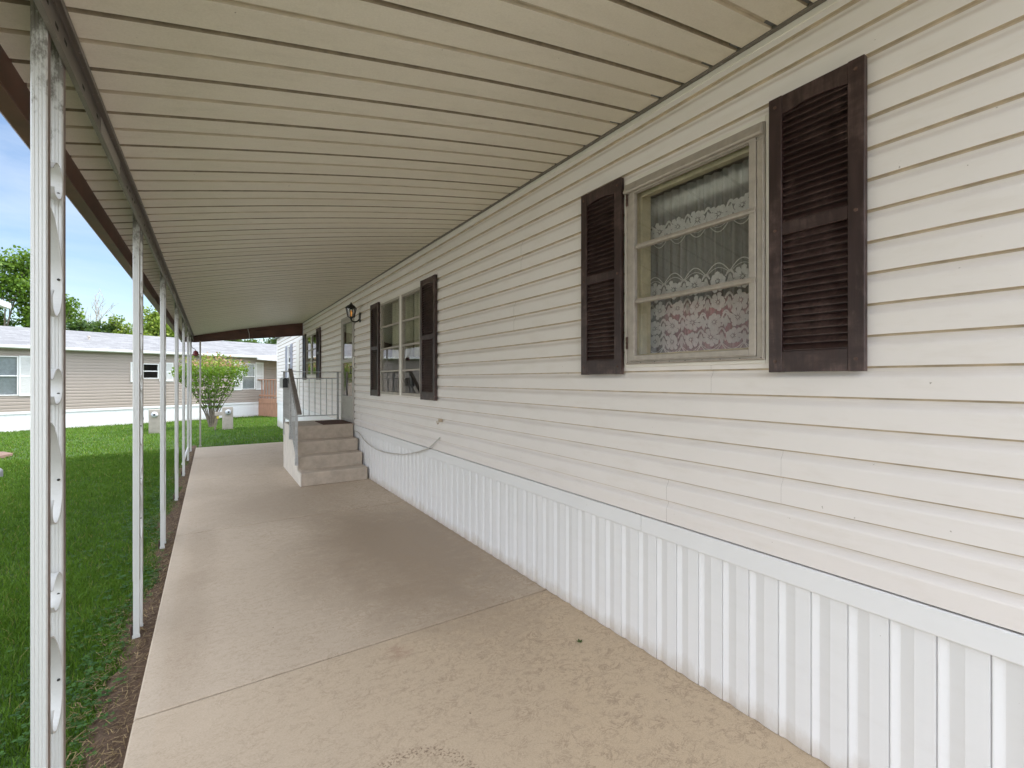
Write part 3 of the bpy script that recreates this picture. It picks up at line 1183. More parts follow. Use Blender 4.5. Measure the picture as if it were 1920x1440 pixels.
def flower(b, y, z, r, x, rg):
    a0 = rg.uniform(0, 1)
    k = 9
    for i in range(k):
        a = a0 + 2 * math.pi * i / k
        u = Vector((0, math.cos(a), math.sin(a)))
        v = Vector((0, -math.sin(a), math.cos(a)))
        c = Vector((x + rg.uniform(-.0015, .0015), y, z))
        L = r * rg.uniform(0.72, 1.15)
        wd = r * 0.25
        pts = [c + u * r * 0.16, c + u * L * .5 + v * wd * .8, c + u * L * .86 + v * wd, c + u * L, c + u * L * .86 - v * wd, c + u * L * .5 - v * wd * .8]
        pts = [p + Vector((rg.uniform(-.001, .001), 0, 0)) for p in pts]
        b.add(pts, [(0, 1, 2, 3, 4, 5)])
    c = Vector((x - .002, y, z))
    b.add([c + Vector((0, math.cos(q * 1.047), math.sin(q * 1.047))) * r * .15 for q in range(6)], [(0, 1, 2, 3, 4, 5)])


def arc(b, y0, z0, y1, z1, sag, x, wd=0.0022):
    pts = []
    for i in range(13):
        t = i / 12
        pts.append((x, y0 + (y1 - y0) * t, z0 + (z1 - z0) * t + sag * math.sin(math.pi * t)))
    b.strip(pts, (0.001, 0, 0), wd * 2)


def lace_row(z, r, dy, x, scallop, seed, leaves=True):
    rg = random.Random(seed)
    b = MB()
    y = 0.98 + rg.uniform(0, dy)
    i = 0
    while y < 1.86:
        zz = z + rg.uniform(-.006, .006)
        flower(b, y, zz, r, x, rg)
        if leaves:
            for s in (-1, 1):
                yc = y + s * dy * 0.47
                for q in (0.25, -0.35):
                    arc(b, yc - s * .018, zz + q * r * 1.3, yc + s * .018, zz + q * r * 1.3 + .012, 0.020, x, .004)
                b.add([Vector((x + .001, yc, zz - r * .8)), Vector((x + .001, yc + .011, zz - r * .1)), Vector((x + .001, yc, zz + r * .55)), Vector((x + .001, yc - .011, zz - r * .1))], [(0, 1, 2, 3)])
        if scallop:
            arc(b, y - dy / 2, zz + scallop * r * .72, y + dy / 2, zz + scallop * r * .72, scallop * 0.052, x)
            arc(b, y - dy / 2, zz + scallop * r * .62, y + dy / 2, zz + scallop * r * .62, scallop * 0.034, x, .0014)
        y += dy
        i += 1
    b.build('lace_band', M['lace'], casing)


lace_row(2.345, 0.055, 0.122, 2.150, -1, 1)
lace_row(2.000, 0.056, 0.132, 2.150, 1, 2)
lace_row(1.890, 0.050, 0.120, 2.152, 0, 3)
lace_row(1.800, 0.050, 0.126, 2.148, 0, 4)
lace_row(1.715, 0.048, 0.118, 2.150, -1, 5)

# a red seat back and pale cushion just inside the window
sofa = empty('armchair', (2.75, 1.30, 0.76), 'dark red upholstered chair seen through the lace curtain of the nearest window', 'chair')
b = MB()
b.box(2.225, 2.42, 0.93, 1.80, 0.80, 1.945)
b.build('backrest', M['red'], sofa, bevel=0.05, segs=4)
b = MB()
b.box(2.43, 3.1, 0.95, 1.72, 0.86, 1.25)
b.build('seat', M['red'], sofa, bevel=0.05, segs=4)
for yy in (0.81, 1.725):
    b = MB()
    b.box(2.43, 3.05, yy, yy + .12, 0.80, 1.42)
    b.build('armrest', M['red'], sofa, bevel=0.04, segs=4)
b = MB()
n = 14
vs, fs = [], []
for j in range(n + 1):
    for i in range(n + 1):
        u, v = i / n * 2 - 1, j / n * 2 - 1
        th = 0.055 * max(0, (1 - u ** 4) * (1 - v ** 4)) ** .5
        vs.append((2.225 - th * .5, 1.07 + u * .14 * (1 - .08 * v * v), 1.74 + v * .17 * (1 - .08 * u * u)))
for j in range(n):
    for i in range(n):
        a = j * (n + 1) + i
        fs.append((a, a + 1, a + n + 2, a + n + 1))
b.add(vs, fs, True)
vb = [(2 * 2.225 - p[0], p[1], p[2]) for p in vs]
b.add(vb, [f[::-1] for f in fs], True)
tag(b.build('cushion', M['cushion'], None, origin=(2.225, 1.07, 1.57)), 'pale grey cushion leaning on the red chair behind the nearest window', 'cushion')


# --- double windows with drapes
def double_window(Wn, bars, ymul, drapes):
    y0, y1, z0, z1 = Wn
    b = MB()
    ring_yz(b, 1.978, 2.014, y0, y1, z0, z1, 0.020, 0.016, 0.020)
    b.box(1.970, 2.014, ymul - .030, ymul + .030, z0 + .016, z1 - .02)
    win = b.build('window', M['trim'], home, origin=(2.0, (y0 + y1) / 2, z0), bevel=0.003)
    for a, c in ((y0 + .02, ymul - .030), (ymul + .030, y1 - .02)):
        b = MB()
        ring_yz(b, 1.972, 2.018, a + .001, c - .001, z0 + .017, z1 - .021, 0.030, 0.032, 0.030)
        for zz in bars:
            b.box(1.970, 2.0, a + .031, c - .031, zz - .011, zz + .011)
        b.build('frame', M['winframe'], win, bevel=0.002, segs=1)
        zs_ = [z0 + .049] + list(bars) + [z1 - .051]
        for q in range(len(zs_) - 1):
            pane(win, a + .028, c - .028, zs_[q] + (0.011 if q else 0), zs_[q + 1] - (0.011 if q < len(zs_) - 2 else 0), 1.990)
        if drapes:
            b = MB()
            vs, fs = [], []
            n = 90
            for i in range(n + 1):
                yy = a + (c - a) * i / n
                xx = 2.15 + 0.022 * math.sin(i * 0.55) + 0.010 * math.sin(i * .23)
                vs += [(xx, yy, z0 + .50), (xx, yy, z1 + .05)]
            for i in range(n):
                fs.append((2 * i, 2 * i + 2, 2 * i + 3, 2 * i + 1))
            b.add(vs, fs, True)
            b.build('drape', M['drape'], win)
    return win


double_window(W2, (1.615, 1.922, 2.221), 5.54, True)
double_window(W3, (1.91, 2.21), 11.66, False)
# far window beyond the carport
y0, y1, z0, z1 = W4
b = MB()
ring_yz(b, 1.978, 2.014, y0, y1, z0, z1, 0.05)
b.box(1.978, 2.014, y0 + .05, y1 - .05, 1.98, 2.02)
w4 = b.build('window', M['white'], home, origin=(2.0, (y0 + y1) / 2, z0), bevel=0.003)
pane(w4, y0 + .05, y1 - .05, z0 + .05, 1.98)
pane(w4, y0 + .05, y1 - .05, 2.02, z1 - .05)
b = MB()
b.box(2.10, 2.11, y0, y1, z0, z1)
b.build('roller_blind', M['cushion'], w4)

# --- storm door
y0, y1, z0, z1 = DR
b = MB()
ring_yz(b, 1.970, 2.016, y0, y1, z0, z1, 0.045, 0.03, 0.045)
door = b.build('door', M['alum'], home, origin=(2.0, (y0 + y1) / 2, z0), bevel=0.003)
b = MB()
a, c = y0 + .048, y1 - .048
ring_yz(b, 1.974, 2.004, a, c, z0 + .033, z1 - .048, 0.055, 0.06, 0.06)
b.box(1.974, 2.004, a + .055, c - .055, 1.80, 1.86)
b.box(1.974, 2.004, a + .055, c - .055, 1.16, 1.22)
b.build('storm_frame', M['alum'], door, bevel=0.003)
b = MB()
b.box(1.980, 1.998, a + .055, c - .055, z0 + .093, 1.16)
b.build('kick_panel', M['alum'], door)
pane(door, a + .055, c - .055, 1.86, z1 - .108, 1.990)
pane(door, a + .055, c - .055, 1.22, 1.80, 1.990)
b = MB()
b.box(1.940, 1.968, a + .02, a + .035, 1.60, 1.61)
b.box(1.940, 1.972, a + .02, a + .035, 1.72, 1.73)
b.box(1.934, 1.944, a + .018, a + .037, 1.595, 1.735)
b.build('handle', M['black'], door, bevel=0.002)
b = MB()
b.box(2.055, 2.085, a - .02, c + .02, z0 + .01, z1 - .02)
for zz in (0.95, 1.45):
    b.box(2.046, 2.055, a + .12, c - .12, zz, zz + .38)
b.build('inner_door', M['wood_in'], door, bevel=0.004)
b = MB()
vs, fs = [], []
for i in range(61):
    yy = a + .06 + (c - a - .12) * i / 60
    vs += [(2.040 + .006 * math.sin(i * .9), yy, 2.16), (2.040 + .006 * math.sin(i * .9), yy, 2.50)]
for i in range(60):
    fs.append((2 * i, 2 * i + 2, 2 * i + 3, 2 * i + 1))
b.add(vs, fs, True)
b.build('door_curtain', M['drape'], door)

# white grab handle by the door
b = MB()
b.tube(crom([(1.988, 7.66, 1.86), (1.95, 7.66, 1.865), (1.935, 7.66, 1.84), (1.935, 7.66, 1.73), (1.95, 7.66, 1.705), (1.988, 7.66, 1.71)]), 0.011, 10)
b.box(1.983, 1.992, 7.635, 7.685, 1.84, 1.885)
b.box(1.983, 1.992, 7.635, 7.685, 1.685, 1.73)
b.build('grab_handle', M['trim'], home, bevel=0.002)
# bright recessed service panel beyond the shutters
b = MB()
b.box(1.975, 1.988, 13.45, 13.95, 0.80, 2.52)
b.box(1.968, 1.975, 13.42, 13.98, 2.52, 2.56)
b.build('service_panel', M['trim'], home, bevel=0.004)
b = MB()
b.box(1.958, 1.992, 4.335, 4.375, 1.065, 1.095)
b.tube(crom([(1.962, 4.355, 1.07), (1.950, 4.355, 1.045), (1.940, 4.355, 1.055), (1.938, 4.355, 1.075)]), 0.005, 8)
b.build('cable_hook', M['lap_dust'], home, bevel=0.003)

# hanging cable
b = MB()
pts = [(1.992, 4.39, 0.90), (1.972, 4.41, 0.875), (1.962, 4.62, 0.765), (1.960, 4.85, 0.700), (1.962, 5.2, 0.624), (1.962, 5.55, 0.570), (1.96, 6.34, 0.510), (1.965, 7.0, 0.548), (1.975, 7.45, 0.646), (1.98, 7.72, 0.655)]
b.tube(crom(pts, 8), 0.0062, 8)
tag(b.build('hanging_cable', M['cable'], None, origin=(1.98, 6, 0.5)), 'pale grey cable sagging along the white skirting beside the steps', 'cable')

# ------------------------------------------------------------------ wall lantern
lp = empty('wall_lantern', (1.99, 7.59, 2.47), 'black coach lantern with glowing bulb on the wall above the storm door', 'wall lamp')
LC = (1.845, 7.42 + 0.02, 0)
b = MB()
b.lathe([(0.0, 0), (0.05, 0), (0.055, .006), (0.04, .016), (0.0, .018)], (0, 0, 0), 16)
b.v = [(1.992 - p[2], 7.46 + p[0], 2.50 + p[1] * 1.6) for p in b.v]
b.tube(crom([(1.98, 7.46, 2.47), (1.94, 7.45, 2.43), (1.88, 7.44, 2.42), (1.845, 7.44, 2.45), (1.845, 7.44, 2.48)]), 0.011, 8)
b.build('bracket', M['black'], lp)
b = MB()
c3 = (1.845, 7.44, 2.48)
b.lathe([(0.0, -.035), (.012, -.03), (.018, -.012), (.035, 0), (.052, .004), (.052, .012), (0, .012)], c3, 6, False)
for k in range(6):
    a = k * math.pi / 3
    b.tube([(c3[0] + .048 * math.cos(a), c3[1] + .048 * math.sin(a), c3[2] + .01), (c3[0] + .078 * math.cos(a), c3[1] + .078 * math.sin(a), c3[2] + .145)], 0.0085, 6)
b.lathe([(.086, .143), (.092, .15), (.088, .158), (.05, .195), (.03, .202), (.026, .215), (.012, .222), (.014, .235), (0, .245)], c3, 6, False)
b.build('lantern_cage', M['black'], lp)
b = MB()
b.lathe([(.046, .012), (.075, .145)], c3, 6, False)
b.build('lantern_glass', M['glass'], lp)
b = MB()
b.lathe([(.0, .02), (.010, .022), (.012, .05), (.018, .065), (.019, .08), (.012, .10), (.004, .118), (0, .12)], c3, 12)
b.build('bulb', M['bulb'], lp)

# ------------------------------------------------------------------ carport
cp = empty('carport', (-0.35, 6.0, -0.03), 'aluminium carport with arched cream pan roof on slim scrollwork posts', 'carport')
CY0, CY1 = -0.58, 12.90


def zc(x):
    """underside of the arched pans"""
    # quadratic through (2,2.975) (0.9,2.80) (-0.1,2.575)
    a0, a1, a2 = 2.5975, 0.2232, -0.0172
    return a0 + a1 * x + a2 * x * x


XE = -0.515
b = MB()
pr = [(0.0, 0.0, 0), (0.112, 0.0, 2), (0.1135, 0.0125, 2), (0.124, 0.013, 2), (0.135, 0.0125, 2), (0.1365, 0.0, 0), (0.266, 0.0, 0), (0.2695, 0.004, 0)]
sm = [(0.2700, 0.020), (0.2755, 0.024), (0.2815, 0.024), (0.2850, 0.016), (0.2885, 0.0)]
NX = 26
xsr = [XE + (1.984 - XE) * i / NX for i in range(NX + 1)]
k0 = int(round(CY0 / 0.29))
k1 = int(CY1 / 0.29)
prev = None
rowsY = []
for k in range(k0, k1 + 1):
    for t, o_, m_ in pr:
        rowsY.append((k * 0.29 + t, o_, m_))
    for t, o_ in sm:
        rowsY.append((k * 0.29 + t, o_, 1))
rowsY = [q for q in rowsY if q[0] < CY1 - 0.002] + [(CY1 - .001, 0.0, 0)]
dr = random.Random(4)
vs = []
for y, o_, s_ in rowsY:
    for x in xsr:
        wob = 0.0012 * math.sin(x * 2.3 + y * 1.9) + 0.0008 * math.sin(y * 7.1 + x)
        vs.append((x, y, zc(x) + o_ + wob))
m = NX + 1
for j in range(len(rowsY) - 1):
    b.mat = 2 if rowsY[j][2] == 2 else (1 if (rowsY[j][2] == 1 and rowsY[j + 1][2] == 1) else 0)
    fsj = [(j * m + i, (j + 1) * m + i, (j + 1) * m + i + 1, j * m + i + 1) for i in range(NX)]
    if j == 0:
        b.add(vs, fsj, True)
    else:
        for f in fsj:
            b.f.append(list(f))
            b.mi.append(b.mat)
            b.sm.append(False)
b.sm = [False] * len(b.sm)
b.build('roof_pan', [M['deck'], M['seam'], M['groove']], cp)
b = MB()    # weather skin above the pans
vs, fs = [], []
for x in xsr:
    vs += [(x, CY0, zc(x) + 0.05), (x, CY1, zc(x) + 0.05)]
for i in range(NX):
    fs.append((2 * i, 2 * i + 2, 2 * i + 3, 2 * i + 1))
b.add(vs, fs)
b.build('roof_skin', M['white'], cp)
b = MB()    # wall channel that carries the pans
b.box(1.962, 1.984, CY0, CY1, 2.962, 2.990)
b.build('wall_channel', M['beam'], cp, bevel=0.002)

# side fascia: rust brown boxed gutter along the eave
b = MB()
zt_ = zc(XE) + 0.045
zb_ = 2.362
b.prism([(XE, CY0, zt_), (XE, CY0, zb_ + 0.012), (XE + 0.004, CY0, zb_), (XE - 0.05, CY0, zb_ - 0.004), (XE - 0.075, CY0, zb_ + 0.03), (XE - 0.075, CY0, zt_ - .01), (XE - 0.065, CY0, zt_)], (0, CY1 - CY0, 0))
b.build('side_fascia', M['fascia'], cp, bevel=0.003)
# end fascia: tapered, follows the arch
b = MB()
n = 20
poly_t = [(XE - 0.07 + (1.984 - XE + 0.07) * i / n) for i in range(n + 1)]


def zlow(x):
    return 2.381 + (2.648 - 2.381) * (x + 0.253) / 2.237 if x > -0.3 else 2.372


top = [(x, CY1 + .002, zc(max(x, XE)) + 0.052) for x in poly_t]
low = [(x, CY1 + .002, zlow(x)) for x in poly_t]
for i in range(n):
    b.add([low[i], low[i + 1], top[i + 1], top[i]] + [(p[0], p[1] + .02, p[2]) for p in (low[i], low[i + 1], top[i + 1], top[i])],
          [(0, 1, 2, 3), (7, 6, 5, 4), (0, 4, 5, 1), (3, 2, 6, 7)])
    # bottom lip
    a_, c_ = low[i], low[i + 1]
    b.add([(a_[0], CY1 - .022, a_[2] - .004), (c_[0], CY1 - .022, c_[2] - .004), (c_[0], CY1 + .03, c_[2] - .004), (a_[0], CY1 + .03, a_[2] - .004),
           (a_[0], CY1 - .022, a_[2] + .012), (c_[0], CY1 - .022, c_[2] + .012), (c_[0], CY1 + .001, c_[2] + .012), (a_[0], CY1 + .001, a_[2] + .012)],
          [(0, 3, 2, 1), (4, 5, 6, 7), (0, 1, 5, 4), (3, 7, 6, 2)])
    # mid bead where the pans' end shows
    f_ = 0.42
    am = a_[2] * f_ + top[i][2] * (1 - f_)
    cm = c_[2] * f_ + top[i + 1][2] * (1 - f_)
    b.add([(a_[0], CY1 - .008, am), (c_[0], CY1 - .008, cm), (c_[0], CY1 + .0015, cm + .012), (a_[0], CY1 + .0015, am + .012), (c_[0], CY1 + .0015, cm - .004), (a_[0], CY1 + .0015, am - .004)],
          [(0, 1, 2, 3), (5, 4, 1, 0)])
b.build('end_fascia', M['fascia'], cp)
b = MB()
b.tube(crom([(0.743, CY1 - .03, 2.76), (0.75, CY1 - .04, 2.70), (0.772, CY1 - .03, 2.62), (0.774, CY1 - .03, 2.52)]), 0.006, 6)
b.build('loose_wire', M['cable'], cp)

# eave beam beside the post heads: a channel whose web carries bolt slots
zbt = 2.402
b = MB()
XW = -0.3535
b.prism([(XW, CY0, zbt), (XW, CY0, 2.509), (XW + .024, CY0, 2.513), (XW + .024, CY0, 2.494), (XW + .021, CY0, 2.494), (XW + .021, CY0, 2.508), (XW + .003, CY0, 2.506),
         (XW + .003, CY0, zbt + .030), (XW + .006, CY0, zbt + .027), (XW + .003, CY0, zbt + .024), (XW + .003, CY0, zbt + .003), (XW + .012, CY0, zbt + .003), (XW + .012, CY0, zbt + .010), (XW + .014, CY0, zbt + .010), (XW + .014, CY0, zbt)][::-1], (0, CY1 - CY0, 0))
beam = b.build('eave_beam', M['beam'], cp, bevel=0.0008, segs=1)
y = 0.1
k = 0
while y < 9.0:
    b = MB()
    zq = zbt + (.062 if k % 2 else .050)
    b.box(XW + .0028, XW + .0036, y, y + .028, zq, zq + .011)
    b.build('bolt_slot', M['dark'], beam, origin=(XW, y, zq))
    y += 0.09 if k % 5 < 3 else 0.22
    k += 1
# sleeve plates where two beam lengths meet
for y in (2.30, 6.3, 10.2):
    b = MB()
    b.box(XW + .003, XW + .0055, y, y + .42, zbt + .032, zbt + .092)
    b.build('splice_plate', M['beam'], beam, origin=(XW, y, zbt), bevel=.001)

# posts
LEGX = 0.0162


def leg_poly(cx, yf, inner):
    """fluted channel: face at yf towards the camera (-Y) or away"""
    wv = LEGX
    pts = [(-wv, .004), (-wv + .003, 0), (-.0085, 0), (-.0070, .0012), (-.0055, 0), (-.0013, 0), (0, .0012), (.0013, 0), (.0055, 0), (.0070, .0012), (.0085, 0), (wv - .003, 0), (wv, .004), (wv, .028), (wv - .003, .028), (wv - .003, .006), (-wv + .003, .006), (-wv + .003, .028), (-wv, .028)]
    return pts


def scroll_paths(zc_, big):
    if big:
        p = [(.031, .150), (.062, .135), (.100, .085), (.128, .025), (.136, -.030), (.130, -.082), (.108, -.118), (.078, -.130), (.052, -.112), (.048, -.082), (.062, -.062)]
    else:
        p = [(.052, .020), (.078, .044), (.108, .048), (.130, .028), (.136, -.004), (.126, -.034), (.100, -.047), (.072, -.044), (.060, -.026)]
    return crom([(0, .028 + (a - .028) * 1.105, zc_ + q) for a, q in p], 5)


def make_post(y, z0=-0.03, ztop=2.508, sleeve=True):
    x = -0.372
    b = MB()
    for yo, flip in ((0.0, 1), (0.150, 1)):
        pts = leg_poly(0, 0, flip)
        zs0 = 0.31 if sleeve else z0
        pp = [(x + a, y + yo + q, zs0) for a, q in pts][::-1]
        k0_ = len(b.f)
        b.prism(pp, (0, 0, ztop - zs0))
        m_ = len(pp)
        for q_ in range(m_):      # return flanges get the darker brown
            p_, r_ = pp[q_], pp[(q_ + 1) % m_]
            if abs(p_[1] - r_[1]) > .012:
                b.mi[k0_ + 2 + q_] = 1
        if sleeve:
            s = 0.90
            b.prism([(x - LEGX * s, y + yo + .003, z0), (x + LEGX * s, y + yo + .003, z0), (x + LEGX * s, y + yo + .025, z0), (x - LEGX * s, y + yo + .025, z0)], (0, 0, zs0 + .05 - z0))
            b.box(x - LEGX * s - .004, x + LEGX * s + .004, y + yo + .0, y + yo + .003, z0, z0 + .022)
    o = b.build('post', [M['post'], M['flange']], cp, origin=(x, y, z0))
    zz = 2.05
    k = 0
    while zz > 0.35:
        s = MB()
        big = k % 2 == 1
        s.strip([(x, y + p[1], p[2]) for p in scroll_paths(zz, big)], (0.031, 0, 0), 0.0035)
        s.build('scroll', M['post'], o, origin=(x, y, zz), bevel=0)
        q = MB()
        q.tube([(x + .008, y + .1455, zz - .02), (x + .008, y + .142, zz - .02)], .0035, 8)
        q.build('rivet', M['dark'], o, origin=(x, y, zz))
        zz -= 0.245 if not big else 0.325
        k += 1
    s = MB()
    s.box(x - LEGX - .012, x - LEGX - .006, y + .005, y + .035, z0 - .12, z0 + .075)
    s.box(x - LEGX - .012, x + .002, y + .035, y + .041, z0 - .12, z0 + .06)
    s.box(x - LEGX - .016, x - LEGX - .012, y + .012, y + .022, z0 + .03, z0 + .04)
    s.build('ground_stake', M['steel'], o)
    return o


proto = make_post(1.655)
for y in (3.48, 5.20, 7.17, 8.93, 10.58, 11.90):
    c = proto.copy()
    COL.objects.link(c)
    c.location = proto.location + Vector((0, y - 1.655, 0))
    for ch in proto.children:
        d = ch.copy()
        COL.objects.link(d)
        d.parent = c
# plain tube at the corner of the end fascia
b = MB()
b.box(-0.235, -0.200, 12.86, 12.895, -0.06, 2.40)
b.box(-0.245, -0.190, 12.85, 12.905, -0.06, -0.03)
b.build('corner_post', M['alum'], cp, bevel=0.004)
# short white brace between the last posts
b = MB()
b.tube([(-0.40, 9.35, 0.10), (-0.37, 10.6, 0.22)], 0.016, 8)
tag(b.build('downspout_pipe', M['white'], None, origin=(-0.38, 10, 0.1)), 'short white pipe leaning low against the far carport posts', 'pipe')
# feeder hanging by the last post
fd = empty('bird_feeder', (-0.30, 11.4, 2.03), 'small dark red feeder hanging from the far end of the carport beam', 'bird feeder')
b = MB()
b.tube(crom([(-0.335, 11.4, 2.42), (-0.345, 11.4, 2.25), (-0.33, 11.4, 2.16), (-0.285, 11.4, 2.13), (-.27, 11.4, 2.10)]), 0.006, 6)
b.build('hook', M['black'], fd)
b = MB()
b.lathe([(0, .09), (.02, .085), (.045, .06), (.05, .03), (.06, .02), (.06, 0), (.03, -.02), (0, -.025)], (-.27, 11.4, 2.01), 12)
b.build('bottle', M['feeder'], fd)

# ------------------------------------------------------------------ porch steps
st = empty('porch_steps', (1.5, 7.9, 0.0), 'tan precast concrete porch steps leading up to the storm door', 'steps')
SX0, SX1 = 1.05, 1.968
ris = [(6.965, 0.187), (7.245, 0.374), (7.51, 0.561), (7.785, 0.775)]
prof = [(6.965, 0.001)]
zp_ = 0.0
for i, (yy, zt) in enumerate(ris):
    if i:
        prof.append((yy + 0.012, zp_))
    prof.append((yy, zt - 0.012))
    prof.append((yy + .012, zt))
    zp_ = zt
prof += [(8.76, 0.775), (8.76, 0.001)]
b = MB()
n = len(prof)
vs = [(SX0 + .004, a, c) for a, c in prof] + [(SX1, a, c) for a, c in prof]
fs = [tuple(range(n))[::-1], tuple(range(n, 2 * n))] + [(i, (i + 1) % n, n + (i + 1) % n, n + i) for i in range(n)]
b.add(vs, [f[::-1] for f in fs])
b.build('step_block', M['step'], st, bevel=0.006)
b = MB()
prof2 = [(a + (0.0 if i else 0), c) for i, (a, c) in enumerate(prof)]
vs = [(SX0 - .012, a, c - .002 if c > .1 else c) for a, c in prof2] + [(SX0 + .003, a, c - .002 if c > .1 else c) for a, c in prof2]
b.add(vs, [f[::-1] for f in fs])
b.build('side_wall', M['stepside'], st, bevel=0.004)

# railing across the back of the landing
YB = 8.645


def bar(b, p, q, wd):
    P, Q = Vector(p), Vector(q)
    d = (Q - P)
    t = d.normalized()
    up = Vector((0, 0, 1)) if abs(t.z) < .95 else Vector((1, 0, 0))
    n1 = t.cross(up).normalized() * wd / 2
    n2 = t.cross(n1).normalized() * wd / 2
    b.prism([P + n1 + n2, P - n1 + n2, P - n1 - n2, P + n1 - n2], d)


def mkrail(name_label, fn):
    o = fn()
    return o


b = MB()
b.box(0.99, 1.965, YB - .018, YB + .018, 1.632, 1.645)
bar(b, (1.04, YB, 1.522), (1.91, YB, 1.522), 0.016)
bar(b, (1.04, YB, 0.868), (1.91, YB, 0.868), 0.016)
rl = b.build('railing', M['rail'], st, origin=(1.5, YB, .775))
for xx in (1.035, 1.91):
    b = MB()
    b.box(xx - .016, xx + .016, YB - .016, YB + .016, 0.776 if xx > 1.5 else 0.56, 1.632)
    b.build('rail_post', M['rail'], rl, origin=(xx, YB, .775))
for i in range(8):
    xx = 1.143 + 0.0955 * i
    b = MB()
    bar(b, (xx, YB, 0.876), (xx, YB, 1.514), 0.012)
    b.build('baluster', M['rail'], rl, origin=(xx, YB, .876))
# side railing with the sloping handrail
RX = 1.022
b = MB()
b.box(RX - .018, RX + .018, 7.78, YB - .018, 1.632, 1.645)
bar(b, (RX, 7.80, 0.868), (RX, YB - .02, 0.868), 0.016)
bar(b, (RX, 7.80, 1.522), (RX, YB - .02, 1.522), 0.016)
bar(b, (RX, 7.80, 0.80), (RX, 7.20, 0.40), 0.020)
bar(b, (RX, 7.80, 1.43), (RX, 7.20, 1.0), 0.020)
rs_ = b.build('railing', M['rail'], st, origin=(RX, 8.2, .775))
b = MB()
P0, P1 = Vector((RX, 7.83, 1.665)), Vector((RX, 6.93, 1.02))
d = (P1 - P0).normalized()
nn = Vector((1, 0, 0)).cross(d).normalized()
h2, w2 = 0.013, 0.030
b.prism([P0 + nn * h2 + Vector((w2, 0, 0)), P0 + nn * h2 - Vector((w2, 0, 0)), P0 - nn * h2 - Vector((w2, 0, 0)), P0 - nn * h2 + Vector((w2, 0, 0))], P1 - P0)
b.build('handrail', M['handrail'], rs_, bevel=0.006)
for yy, za, zb2 in ((7.80, 0.58, 1.64), (7.20, 0.27, 1.185)):
    b = MB()
    b.box(RX - .016, RX + .016, yy - .016, yy + .016, za, zb2)
    b.box(RX - .020, RX + .018, yy - .024, yy + .024, za, za + .09)
    b.build('rail_post', M['rail'], rs_, origin=(RX, yy, za))
for i in range(7):
    yy = 7.90 + .105 * i
    b = MB()
    bar(b, (RX, yy, 0.876), (RX, yy, 1.514), 0.012)
    b.build('baluster', M['rail'], rs_, origin=(RX, yy, .876))
for i in range(4):
    yy = 7.32 + .12 * i
    zq = 0.40 + (yy - 7.20) / .6 * .40
    b = MB()
    bar(b, (RX, yy, zq), (RX, yy, zq + .605), 0.012)
    b.build('baluster', M['rail'], rs_, origin=(RX, yy, zq))
b = MB()
for yy, zz in ((7.62, .70), (7.42, .56)):
    pts = [(RX - .004, yy + .05 * math.cos(t) * (1 - t / 9), zz + .05 * math.sin(t) * (1 - t / 9)) for t in [q * .4 for q in range(17)]]
    b.strip(pts, (0.012, 0, 0), 0.005)
b.build('ornamental_scroll', M['rail'], rs_)

# doormat
b = MB()
b.box(1.50, 1.955, 7.80, 8.52, 0.7755, 0.787)
tag(b.build('doormat', M['coir'], None, origin=(1.73, 8.16, .776), bevel=0.004), 'brown coir doormat on the landing in front of the storm door', 'doormat')

# mailbox hung on the railing, its open end towards the camera
mbx = empty('mailbox', (0.955, 8.03, 1.38), 'small grey and black mailbox hung on the side railing of the steps', 'mailbox')
mx0, mx1, my0, my1, mz0, mz1 = 0.918, 0.998, 7.85, 8.22, 1.372, 1.535
b = MB()
arch = [(mx0, mz0), (mx1, mz0), (mx1, mz1 - .03), (mx1 - .015, mz1 - .008), ((mx0 + mx1) / 2, mz1), (mx0 + .015, mz1 - .008), (mx0, mz1 - .03)]
inn = [((x - .958) * .9 + .958, (z - 1.455) * .93 + 1.455) for x, z in arch]
n = len(arch)
vs = [(x, my0, z) for x, z in arch] + [(x, my1, z) for x, z in arch] + [(x, my0, z) for x, z in inn] + [(x, my1 - .02, z) for x, z in inn]
fs = []
for i in range(n):
    j = (i + 1) % n
    fs += [(i, n + i, n + j, j), (2 * n + i, 2 * n + j, 3 * n + j, 3 * n + i), (i, j, 2 * n + j, 2 * n + i)]
fs += [tuple(range(n, 2 * n)), tuple(range(3 * n, 4 * n))[::-1]]
b.add(vs, fs)
b.build('box_shell', M['rail'], mbx)
b = MB()
b.prism([(x, my0 + .006, z) for x, z in inn], (0, .006, 0))
b.build('door', M['black'], mbx)
b = MB()
b.box(mx1, RX - .005, 7.95, 7.965, 1.44, 1.53)
b.box(mx1, RX - .005, 8.12, 8.135, 1.44, 1.53)
b.build('hanger', M['black'], mbx)

# small leaf on the slab
b = MB()
c = Vector((1.756, 1.97, 0.004))
lr = random.Random(2)
for k in range(5):
    a = k * 1.25
    u = Vector((math.cos(a), math.sin(a), .25))
    v = Vector((-math.sin(a), math.cos(a), 0))
    b.add([c, c + u * .010 + v * .006, c + u * .02 + Vector((0, 0, .004)), c + u * .010 - v * .006], [(0, 1, 2, 3)])
me_o = b.build('leaf', M['weed'], None, origin=(1.756, 1.97, 0.004))
at = me_o.data.attributes.new('tone', 'FLOAT', 'POINT')
for q in at.data:
    q.value = 0.2
tag(me_o, 'small crumpled green leaf lying alone on the concrete slab', 'leaf')

# ------------------------------------------------------------------ home across the lawn
nh = empty('neighbour_home', (0, 0, 0), 'tan sided mobile home with grey shingle roof and white shutters across the lawn', 'house')
# local frame: x along the wall to the right, -y towards the camera, z above its ground (-0.25)
NX0, NX1 = -9.0, 16.0
ND = 4.4
zg = 0.0


def Z(z):
    return z + 0.25


def nplace(s, p, z):
    return (s, -p, z)


